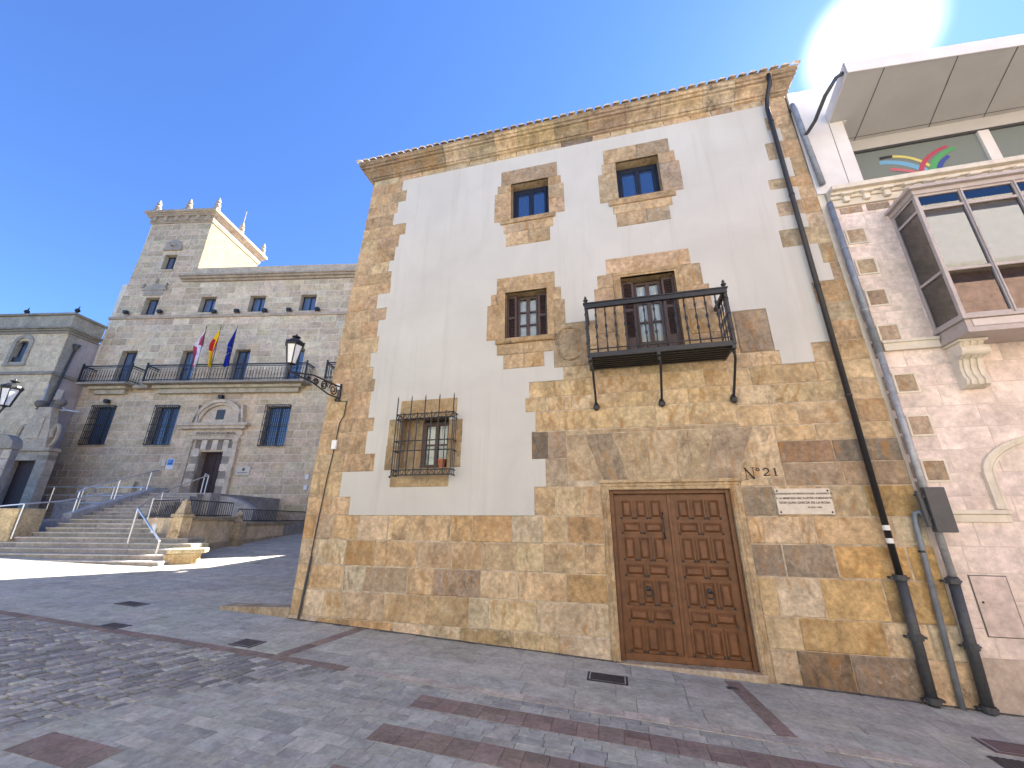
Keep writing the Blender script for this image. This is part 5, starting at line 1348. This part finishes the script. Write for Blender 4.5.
for r0, r1, d in ((.43, .68, .07),):
    vv = []; K = 14
    for i in range(K + 1):
        t = math.pi * i / K
        vv += [l(-2.675 + r1 * math.cos(t), d, 12.1 + r1 * math.sin(t)), l(-2.675 + r0 * math.cos(t), d, 12.1 + r0 * math.sin(t)), l(-2.675 + r1 * math.cos(t), 0, 12.1 + r1 * math.sin(t))]
    mb.raw(vv, [f for i in range(K) for f in ((3 * i, 3 * i + 1, 3 * i + 4, 3 * i + 3)[::-1], (3 * i + 2, 3 * i, 3 * i + 3, 3 * i + 5)[::-1])])
mb.box(LEFT, -3.36, -3.1, 0, .07, 10.8, 12.1); mb.box(LEFT, -2.25, -2.0, 0, .07, 10.8, 12.1); mb.box(LEFT, -3.4, -1.95, 0, .10, 10.68, 10.85)
for s in (-1, 1):
    mb.prism(LEFT, [(-2.675 + s * .43, 12.0), (-2.675 + s * .43, 12.36), (-2.675 + s * .02, 12.36), (-2.675 + s * .2, 12.33), (-2.675 + s * .36, 12.2)][::s], -.1, -.02)
mb.build('surround', 'greystone', aw)
mb = MB(); mb.box(LEFT, -3.1, -3.03, -.3, -.24, 10.95, 12.35); mb.box(LEFT, -2.32, -2.25, -.3, -.24, 10.95, 12.35); mb.box(LEFT, -2.71, -2.64, -.29, -.23, 10.95, 12.35); mb.build('frame', 'navyframe', aw)
MB().box(LEFT, -3.03, -2.32, -.28, -.27, 10.95, 12.35).build('pane', 'farglass', aw)
MB().box(LEFT, -3.09, -2.26, -.1, -.06, 10.95, 11.3).build('window_guard', 'iron', aw)
far_window(lw[1], F=LEFT, par=LB)
for a, lb in ((-3.35, 'dark bird-like ornament'), (.05, '')):
    mb = MB(); c = l(a, .05, 14.12); mb.lathe(c, [(.10, 0), (.05, .08), (.16, .22), (.12, .36), (.0, .42)], 8); mb.tube([c + Vector((-.18, 0, .40)), c + Vector((0, 0, .28)), c + Vector((.22, 0, .26))], [.02, .09, .02], 6); mb.tube([c + Vector((0, 0, .25)), c + Vector((.10, 0, .58))], [.07, .015], 6); mb.build('roof_ornament', 'iron', LB)
dq = thing('rainwater_pipe', l(.05, -.5, 1.4), 'dark rainwater pipe with hopper head on the flank of the left building', 'drainpipe')
mb = MB(); mb.tube([l(.12, -.55, 11.9), l(.12, -.38, 9.5), l(.12, -.2, 7.0), l(.12, -.2, 1.5)], .075, 9); mb.build('pipe', 'greyiron', dq, smooth=True)
MB().lathe(l(.12, -.56, 11.9), [(.07, -.1), (.09, 0), (.2, .3), (.22, .42)], 8).build('hopper', 'greyiron', dq)
al_ = solo(MB().box(LEFT, -.01, .22, -.75, -.45, 8.7, 9.35), 'alarm_box', 'plaquestone', 'grey metal box beside the dark pipe on the left building flank', 'box', bevel=.02)
sc_ = thing('security_camera', l(.1, -1.4, 7.95), 'white security camera on an arm between the two stone buildings', 'camera')
MB().tube([l(.15, -1.0, 8.25), l(.6, -1.25, 8.2), l(1.0, -1.3, 8.15)], .05, 7).build('arm', 'whitepaint', sc_); mb = MB(); mb.tube([l(.0, -.95, 8.3), l(.35, -.95, 8.22)], .13, 9); mb.build('housing', 'whitepaint', sc_)

# ------------------------------------------------------------------ gate portal and pier at far left
GP = thing('stone_gateway', FAR.P(-14.7, 2.2, 1.5), 'carved stone gateway with scrolls and two ball finials below the left building', 'gateway')
g = lambda a, n, z: FAR.P(a, n, z)
mb = MB().tint((.52, .43, .31))
mb.box(FAR, -16.2, -15.45, 1.76, 2.2, 1.2, 5.3); mb.box(FAR, -14.05, -13.45, 1.76, 2.2, 1.2, 5.3); mb.box(FAR, -16.2, -13.45, 1.76, 2.2, 5.0, 5.5); mb.box(FAR, -16.3, -13.35, 1.76, 2.32, 5.5, 5.68)
mb.prism(FAR, [(-15.75, 5.68), (-13.9, 5.68), (-14.05, 6.6), (-14.3, 7.5), (-14.45, 8.0), (-15.2, 8.0), (-15.4, 7.4), (-15.65, 6.5)], 1.76, 2.15)
mb.box(FAR, -15.1, -14.5, 2.15, 2.22, 6.2, 7.4)
mb.build('gate_arch', 'greystone', GP, bevel=.02)
for s in (-1, 1):
    mb = MB().tint((.48, .40, .29)); cx = -14.8 + s * .95
    mb.tube([g(cx + s * .28 * math.cos(t) * (1 - i / 30), 2.0, 6.5 + .7 * math.sin(t) * (1 - i / 30)) for i, t in enumerate([-.5 * math.pi + k * .33 for k in range(18)])], .10, 6); mb.build('scroll', 'greystone', GP)
for a, z in ((-15.4, 7.9), (-14.15, 7.95)):
    MB().tint((.17, .15, .125)).lathe(g(a, 2.0, z), [(.16, 0), (.08, .1), (.22, .22), (.28, .38), (.22, .54), (.0, .62)], 10).build('ball_finial', 'greystone', GP)
MB().box(FAR, -15.45, -14.05, 1.8, 1.86, 1.2, 5.0).build('gate_door', 'darkwood', GP)
PR = thing('stone_pier', STAIR.P(-12.5, 5, 1.4), 'rough bluish stone pier with rounded top at the left picture edge', 'pier')
mb = MB(); cs = [1.0 + .46 * i for i in range(10)]
ashlar(mb, STAIR, -17.5, -11.75, cs, [], [(.31, .305, .29), (.35, .34, .315), (.27, .27, .265)], (.5, .9), n=5., j=.012, bev=.04, v=.12, relief=.02)
mb.tint((.2, .2, .2)); mb.box(STAIR, -17.5, -11.76, 4.7, 4.97, 1.0, 5.14); mb.build('rough_facing', 'greystone', PR)
mb = MB().tint((.22, .215, .2)); L = [(-13.3, 5.14), (-11.7, 5.14), (-11.7, 5.3)] + [(-12.6 + .9 * math.cos(t), 5.3 + .55 * math.sin(t)) for t in [i * math.pi / 10 for i in range(11)]] + [(-13.5, 5.14)]
mb.prism(STAIR, L[:2] + L[3:-1], 4.65, 5.1); mb.box(STAIR, -17.5, -13.55, 4.65, 5.1, 5.14, 5.35); mb.build('coping', 'greystone', PR, bevel=.03)
sl2 = thing('street_lamp', STAIR.P(-12.7, 5.2, 5.4), 'black lantern with white glass at the left picture edge before the left building', 'street lamp')
lb_ = STAIR.P(-12.62, 5.3, 7.12)
mb = MB(); mb.tube([STAIR.P(-13.1, 5.3, 5.3), STAIR.P(-13.05, 5.3, 6.0), STAIR.P(-12.8, 5.3, 6.7), lb_ - Vector((0, 0, .08))], .045, 8)
for f in range(5): mb.lathe(STAIR.P(-13.07 + .08 * f, 5.3, 5.55 + f * .25), [(.045, -.05), (.075, 0), (.045, .05)], 8)
mb.build('bracket', 'iron', sl2); lantern(sl2, lb_, .85, .5, None)

# ------------------------------------------------------------------ staircase and terrace
ST = thing('staircase', STAIR.P(-4, 6, .8), 'wide granite stairs with steel handrails climbing to the far doorway', 'staircase')
STC = [(.42, .40, .375), (.45, .425, .395), (.39, .375, .355), (.47, .44, .40)]
mb = MB(); nst = 9; n_b, n_t = 9.55, 6.3; z_b, z_t = .70, 2.06
def right_end(n): return .9 if n > 8.4 else .6 - (8.2 - n) * 1.9
for i in range(nst):
    n1 = n_b + (n_t - n_b) * i / nst; z1 = z_b + (z_t - z_b) * (i + 1) / nst; z0 = z_b + (z_t - z_b) * i / nst - .02
    a = -5.6 if i >= 5 else -14.
    e = right_end(n1) + .25
    while a < e - .05:
        b = min(e, a + random.uniform(1.2, 1.9)); mb.tint(jitter(random.choice(STC), .1)); mb.box(STAIR, a, b - .006, n1 - .75, n1 + .04, z1 - .04, z1); mb.tint(tuple(x * .72 for x in mb.col)); mb.box(STAIR, a, b - .006, n1 - .75, n1, z0, z1 - .04); a = b  # riser tint darkened: shade below the lit nosings put into the colour
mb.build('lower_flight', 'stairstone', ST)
mb = MB().tint((.30, .295, .29)); mb.box(STAIR, -20, -2.2, -2.9, 6.3 + .05, .5, 2.04); mb.box(STAIR, -14, -5.6, 6.3, 7.4, .5, 1.52); mb.build('landing', 'stairstone', ST)
mb = MB()
for i in range(8):
    n1 = 5.9 - i * .38; z1 = 2.06 + (i + 1) * .15; mb.tint(jitter(random.choice(STC), .1)); mb.box(STAIR, -6.05, -3.6, n1 - .5, n1 + .035, z1 - .04, z1); mb.tint(tuple(x * .75 for x in mb.col)); mb.box(STAIR, -6.05, -3.6, n1 - .5, n1, 1.9, z1 - .04)  # upper risers darkened too, shade painted into their tint
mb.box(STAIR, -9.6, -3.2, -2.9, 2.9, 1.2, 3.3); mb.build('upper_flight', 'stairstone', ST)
def par(a0, a1, pts, c=(.34, .34, .34)):
    """sloping parapet, pts = (n, z_top)"""
    mb = MB().tint(c); k = len(pts)
    V = [STAIR.P(a, n, z) for a in (a0, a1) for n, z in pts] + [STAIR.P(a, n, 1.0) for a in (a0, a1) for n, z in pts]
    fs = []
    for i in range(k - 1):
        fs += [(i, i + 1, k + i + 1, k + i)[::-1], (2 * k + i, 2 * k + i + 1, i + 1, i)[::-1], (3 * k + i, 3 * k + i + 1, k + i + 1, k + i)]
    fs += [(0, k, 3 * k, 2 * k)[::-1], (k - 1, 2 * k - 1, 4 * k - 1, 3 * k - 1)]
    mb.raw(V, fs); return mb
par(-6.45, -6.06, [(6.3, 2.28), (5.9, 2.42), (2.9, 3.55), (2.2, 3.55)]).build('parapet', 'stairstone', ST)
mb = MB().tint((.33, .33, .335)); mb.prism(STAIR, [(-3.55, 1.0), (-1.3, 1.0), (-1.3, 2.55), (-1.9, 2.9), (-2.6, 3.12), (-3.2, 3.2), (-3.55, 3.1)], 1.9, 2.3); mb.build('parapet', 'stairstone', ST)
mb = MB().tint((.33, .33, .335)); mb.box(STAIR, -12.9, -6.5, 1.1, 1.5, 1.0, 3.0); mb.build('parapet', 'stairstone', ST)
def rail(pts, posts_, r=.028, name='handrail', n2=None):
    mb = MB(); mb.tube([STAIR.P(*p) for p in pts], r, 7)
    for p, zb in posts_: mb.tube([STAIR.P(p[0], p[1], zb), STAIR.P(*p)], r * .9, 7)
    mb.build(name, 'steel', ST)
rail([(-9.5, 9.0, 2.05), (-7.0, 8.7, 2.38), (-5.52, 8.4, 2.56), (-5.2, 7.6, 2.68), (-5.0, 6.2, 3.05)], [((-5.52, 8.4, 2.56), 1.4), ((-7.0, 8.7, 2.38), 1.3)])
rail([(-1.1, 8.5, 2.42), (.75, 9.3, 1.42)], [((-1.1, 8.5, 2.40), 1.3), ((.75, 9.3, 1.42), 1.0)])
rail([(-1.1, 8.5, 2.42), (-1.9, 7.2, 2.9), (-3.3, 5.4, 3.2), (-3.55, 2.9, 4.15), (-4.0, 2.6, 4.25)], [((-1.9, 7.2, 2.9), 2.0), ((-3.3, 5.4, 3.2), 2.0), ((-3.55, 2.9, 4.15), 3.2), ((-4.0, 2.6, 4.25), 3.2)])
rail([(-6.3, 6.2, 3.1), (-6.3, 5.9, 3.3), (-6.3, 2.9, 4.4), (-6.5, 2.6, 4.4)], [((-6.3, 6.1, 3.15), 2.2), ((-6.3, 4.6, 3.78), 2.8), ((-6.3, 3.2, 4.3), 3.3)])
rail([(-11.8, 3.0, 3.55), (-6.6, 3.0, 3.55)], [((a, 3.0, 3.55), 2.0) for a in (-11.4, -9.8, -8.2, -6.8)]); rail([(-11.8, 3.0, 3.15), (-6.6, 3.0, 3.15)], [], .018); rail([(-11.8, 3.0, 2.8), (-6.6, 3.0, 2.8)], [], .018)
# low wall on the landing at left (sun patch put into its pale tone), pier and low wall beside the stairs
solo(MB().tint((.46, .37, .23)).box(STAIR, -9.5, -5.78, 7.45, 8.3, .4, 2.42), 'low_wall', 'sandstone', 'ochre stone wall end at the left side of the stairs under the handrail', 'wall', bevel=.03)
solo(MB().tint((.55, .48, .34)).prism(STAIR, [(-12.4, 2.0), (-9.7, 2.0), (-9.6, 4.05), (-12.5, 3.85)], .45, .75), 'low_wall', 'sandstone', 'low stone wall behind the handrail with a sun patch put into its pale colour', 'wall')
TE = thing('terrace_wall', STAIR.P(0, 6, .8), 'stained sandstone terrace wall with corner pier and iron railing beside the stairs', 'wall')
WS = (.43, .34, .20)
mb = MB().tint(WS)
d0, d1 = STAIR.P(.1, 8.05, 0), STAIR.P(-2.5, 6.75, 0)
back = (d1 - d0).normalized().cross(Vector((0, 0, 1))).normalized()
if back.dot(STAIR.n) > 0: back = -back
for k in range(5):
    for z0_, z1_ in ((.3, .95), (.95, 1.5), (1.5, 2.12)):
        p, p2 = d0.lerp(d1, k / 5), d0.lerp(d1, (k + 1) / 5); mb.tint(jitter((.60, .46, .29), .10))
        V = [p + Vector((0, 0, z0_)), p2 + Vector((0, 0, z0_)), p2 + Vector((0, 0, z1_)), p + Vector((0, 0, z1_))]; mb.raw(V + [v + back * .4 for v in V], [(3, 2, 1, 0), (4, 5, 6, 7), (2, 3, 7, 6), (1, 2, 6, 5), (0, 4, 7, 3)])
for a0, n0, a1, n1, zt in ((.15, 7.7, -.3, 4.8, 2.05), (-.32, 4.4, -1.0, -2.6, 1.85)):
    for k in range(3):
        t0, t1 = k / 3, (k + 1) / 3; f = lambda t: (a0 + (a1 - a0) * t, n0 + (n1 - n0) * t)
        (p, m0), (p2, m1) = f(t0), f(t1); mb.tint(jitter((.66, .54, .38), .06))
        V = [STAIR.P(p, m0, .4), STAIR.P(p2, m1, .4), STAIR.P(p2, m1, zt), STAIR.P(p, m0, zt)]; mb.raw(V + [v - STAIR.e * .4 for v in V], [(0, 1, 2, 3), (7, 6, 5, 4), (3, 2, 6, 7), (0, 3, 7, 4)])
        mb.tint((.40, .33, .25)); o = STAIR.e * .05; zb_ = 1.22 + .1 * (4.8 - m0) / 4; V = [STAIR.P(p, m0, .4), STAIR.P(p2, m1, .4), STAIR.P(p2, m1, zb_ + .03), STAIR.P(p, m0, zb_)]; mb.raw([v + o for v in V] + [v - o for v in V], [(0, 1, 2, 3), (3, 2, 6, 7), (0, 3, 7, 4), (1, 5, 6, 2)])
mb.build('wall_face', 'greystone', TE)
mb = MB().tint((.36, .30, .21))
V = None
for a0, n0, a1, n1, zt in ((.17, 7.7, -.28, 4.8, 2.05), (-.30, 4.4, -.98, -2.6, 1.85)):
    d0, d1 = STAIR.P(a0, n0, 0), STAIR.P(a1, n1, 0); o = STAIR.e * .06
    V = [d0 + o, d1 + o, d1 - o * 8, d0 - o * 8]; mb.raw([v + Vector((0, 0, zt)) for v in V] + [v + Vector((0, 0, zt + .12)) for v in V], [(0, 1, 2, 3)[::-1], (4, 5, 6, 7), (0, 1, 5, 4), (1, 2, 6, 5), (2, 3, 7, 6), (3, 0, 4, 7)])
mb.build('coping', 'sandstone', TE)
mb = MB().tint((.60, .48, .32)); mb.box(STAIR, -.10, .26, 7.72, 8.1, .3, 2.15); mb.tint((.44, .36, .25)); mb.box(STAIR, -.16, .32, 7.66, 8.16, 2.15, 2.26)
mb.lathe(STAIR.P(.08, 7.91, 2.26), [(.26, 0), (.23, .06), (.13, .38), (.16, .42), (.10, .46), (.0, .54)], 4, R(55)); mb.box(STAIR, -.5, .0, 4.4, 4.8, .3, 1.98); mb.lathe(STAIR.P(-.25, 4.6, 1.98), [(.2, 0), (.1, .15), (.16, .3), (0, .5)], 8)
mb.box(STAIR, -1.3, -.8, -2.9, -2.5, .6, 1.95)
mb.build('pier', 'sandstone', TE, bevel=.02)
def iron_fence(p0, p1, z0, z1):
    p0, p1 = STAIR.P(*p0, 0), STAIR.P(*p1, 0); d = p1 - p0; mb = MB(); U = Vector((0, 0, 1))
    for z in (z0 + .06, z1): mb.tube([p0 + U * z, p1 + U * z], .022, 6)
    k = max(6, int(d.length / .14))
    for i in range(k + 1): p = p0 + d * i / k; mb.tube([p + U * z0, p + U * z1], .012, 5)
    mb.build('iron_railing', 'iron', TE)
iron_fence((-.1, 7.6), (-.45, 4.85), 2.17, 2.75); iron_fence((-.5, 4.4), (-1.15, -2.5), 1.97, 2.52); iron_fence((-.35, 7.75), (-2.4, 6.72), 2.15, 2.75)
mb = MB().tint((.30, .29, .28)); mb.box(STAIR, -3.6, -.7, -2.8, 6.2, .6, 1.95); mb.build('terrace_floor', 'stairstone', TE)
sgn = solo(MB().prism(STAIR, [(-.95, 1.55), (-.55, 1.55), (-.55, 1.9), (-.95, 1.9)], 8.14, 8.16), 'wall_sign', 'whitepaint', 'small white notice on the stained wall beside the stairs', 'sign') if False else None
V = [STAIR.P(-.9, 7.95, 1.62), STAIR.P(-.5, 8.22, 1.62), STAIR.P(-.5, 8.22, 1.92), STAIR.P(-.9, 7.95, 1.92)]
nn = Vector((V[1] - V[0])).cross(Vector((0, 0, 1))).normalized()
mb = MB(); mb.raw([v + nn * .03 for v in V] + [v + nn * .0 for v in V], [(0, 1, 2, 3), (7, 6, 5, 4), (0, 4, 5, 1), (1, 5, 6, 2), (2, 6, 7, 3), (3, 7, 4, 0)])
solo(mb, 'wall_sign', 'whitepaint', 'small white notice on the stained wall beside the stairs', 'sign')
bl = thing('stone_block', (-13.6, 3.4, zg(-13.6, 3.4)), 'pale stone block with a slab on top at the foot of the stairs', 'stone block')
mb = MB().tint((.46, .37, .23)); Fb = Frame((-13.65, 3.5, zg(-13.65, 3.5)), R(40)); mb.box(Fb, -.45, .42, -.26, .26, -.1, .30); mb.build('base', 'sandstone', bl, bevel=.03)
mb = MB().tint((.52, .44, .30)); mb.box(Fb, -.40, .60, -.32, .32, .30, .44); mb.build('top_slab', 'sandstone', bl, bevel=.03)

# ------------------------------------------------------------------ stone ledge at the house corner, drain covers
mb = MB().tint((.33, .27, .19)); V = [(-8.0, -.02), (-6.32, .02), (-6.34, .30), (-7.9, .34)]
top = [P(x, y, zg(-6.4, 0) + .18 if x > -7 else zg(-8, 0) + .07) for x, y in V]; bot = [P(x, y, -.2) for x, y in V]
mb.raw(top + bot, [(0, 1, 2, 3), (0, 4, 5, 1), (1, 5, 6, 2), (2, 6, 7, 3), (3, 7, 4, 0)])
solo(mb, 'kerb_ledge', 'sandstone', 'low worn stone kerb running left from the house corner', 'kerb', bevel=.015)
def cover(pts, label, m='brownpaver', c=(.075, .065, .065), grate=False, cat='drain cover', name='drain_cover'):
    mb = MB().tint(c); k = len(pts)
    z = lambda p: zg(*p) + .0155
    mb.raw([P(*p, z(p)) for p in pts] + [P(*p, z(p) - .012) for p in pts], [tuple(range(k))] + [(i, k + i, k + (i + 1) % k, (i + 1) % k) for i in range(k)])
    t = thing(name, P(*pts[0], zg(*pts[0])), label, cat, 'covers in the paving'); o = mb.build('plate', m, t)
    if grate:
        g_ = MB(); A, B, C_, D = [P(*p, z(p) + .004) for p in pts]
        for i in range(14):
            u0, u1 = (i + .25) / 14, (i + .75) / 14; g_.face([A.lerp(B, u0), A.lerp(B, u1), D.lerp(C_, u1), D.lerp(C_, u0)])
        g_.build('slots', 'iron', t)
    else:
        A, B, C_, D = [P(*p, z(p) + .003) for p in pts]; g_ = MB(); c0 = (A + B + C_ + D) / 4
        q4 = [c0 + (p - c0) * .9 for p in (A, B, C_, D)]; q5 = [c0 + (p - c0) * .84 for p in (A, B, C_, D)]
        g_.raw(q4 + q5, [(i, (i + 1) % 4, 4 + (i + 1) % 4, 4 + i) for i in range(4)]); g_.build('rim', 'zinc', t)
cover([(-10.09, -.58), (-9.51, -.58), (-9.51, -.28), (-10.09, -.28)], 'dark square drain cover farthest left in the pavement')
cover([(-8.6, -1.77), (-8.18, -1.77), (-8.18, -1.50), (-8.6, -1.50)], 'dark drain cover touching the brown kerb line on the left')
cover([(-5.95, -1.65), (-5.54, -1.65), (-5.54, -1.32), (-5.95, -1.32)], 'dark square drain cover left of the brown cross strip by the house corner')
cover([(-.54, -.94), (.01, -.94), (.01, -.62), (-.54, -.62)], 'long dark slotted cover in front of the wooden door', c=(.05, .045, .045), m='brownpaver')
cover([(1.32, -.52), (1.47, -.52), (1.47, -.44), (1.32, -.44)], 'tiny dark cover beside the brown strip at the door threshold', c=(.06, .055, .055))
cover([(3.67, -1.30), (4.30, -1.30), (4.30, -.98), (3.67, -.98)], 'brown square cover at the right picture edge', c=(.16, .11, .105))
cover([(3.5, -1.66), (4.3, -1.66), (4.3, -1.43), (3.5, -1.43)], 'dark slotted grating at the bottom right corner', grate=True, c=(.10, .09, .095))

# ------------------------------------------------------------------ the other side of the street (seen in the glass, throws light back)
def street_house(x0, x1, y, h, m, label, hues):
    t = thing('terrace_house', P((x0 + x1) / 2, y, -.3), label, 'house', 'houses across the street')
    F = Frame((x1, y, 0), R(180)); W = x1 - x0
    hl = []; zz = 3.9
    while y > -20 and zz + 1.9 < h - .6:
        a = 1.0
        while a + 1.2 < W - .6: hl.append((a, a + 1.1, zz, zz + 1.8)); a += 2.6
        zz += 3.2
    mb = MB(); wall_sheet(mb, F, 0, W, -1, h, 0, hl); mb.box(F, 0, W, -9, -.5, -1, h - .02); mb.build('wall', m, t)
    mb = MB()
    for hh in hl: reveal(mb, F, hh, -.3, 0)
    mb.box(F, 0, W, 0, .35, h, h + .35); mb.box(F, 0, W, 0, .1, 3.3, 3.5); mb.build('cornice', 'cream', t)
    for hh in hl:
        w = MB(); w.box(F, hh[0], hh[1], -.30, -.24, hh[2], hh[3]); w.build('window', 'farglass', t)
    for a in (1.2, W - 2.8): MB().box(F, a, a + 1.4, .0, .06, -.9, 2.6).build('door', 'darkwood', t)
street_house(-26, -9.05, -13.0, 11.5, 'cream', 'cream plastered house across the street, farthest to the left', None)
street_house(-9, 1.0, -13.0, 9.5, 'street_white', 'grey white plastered house across the street', None)
street_house(1.05, 11.0, -13.0, 9.0, 'cream', 'low cream plastered house across the street', None)
street_house(11.05, 30, -13.0, 12.6, 'brick', 'red brick house across the street, mirrored in the bay window', None)
street_house(8, 32, -24.0, 24.0, 'white', 'tall pale house behind the red brick one across the street', None)
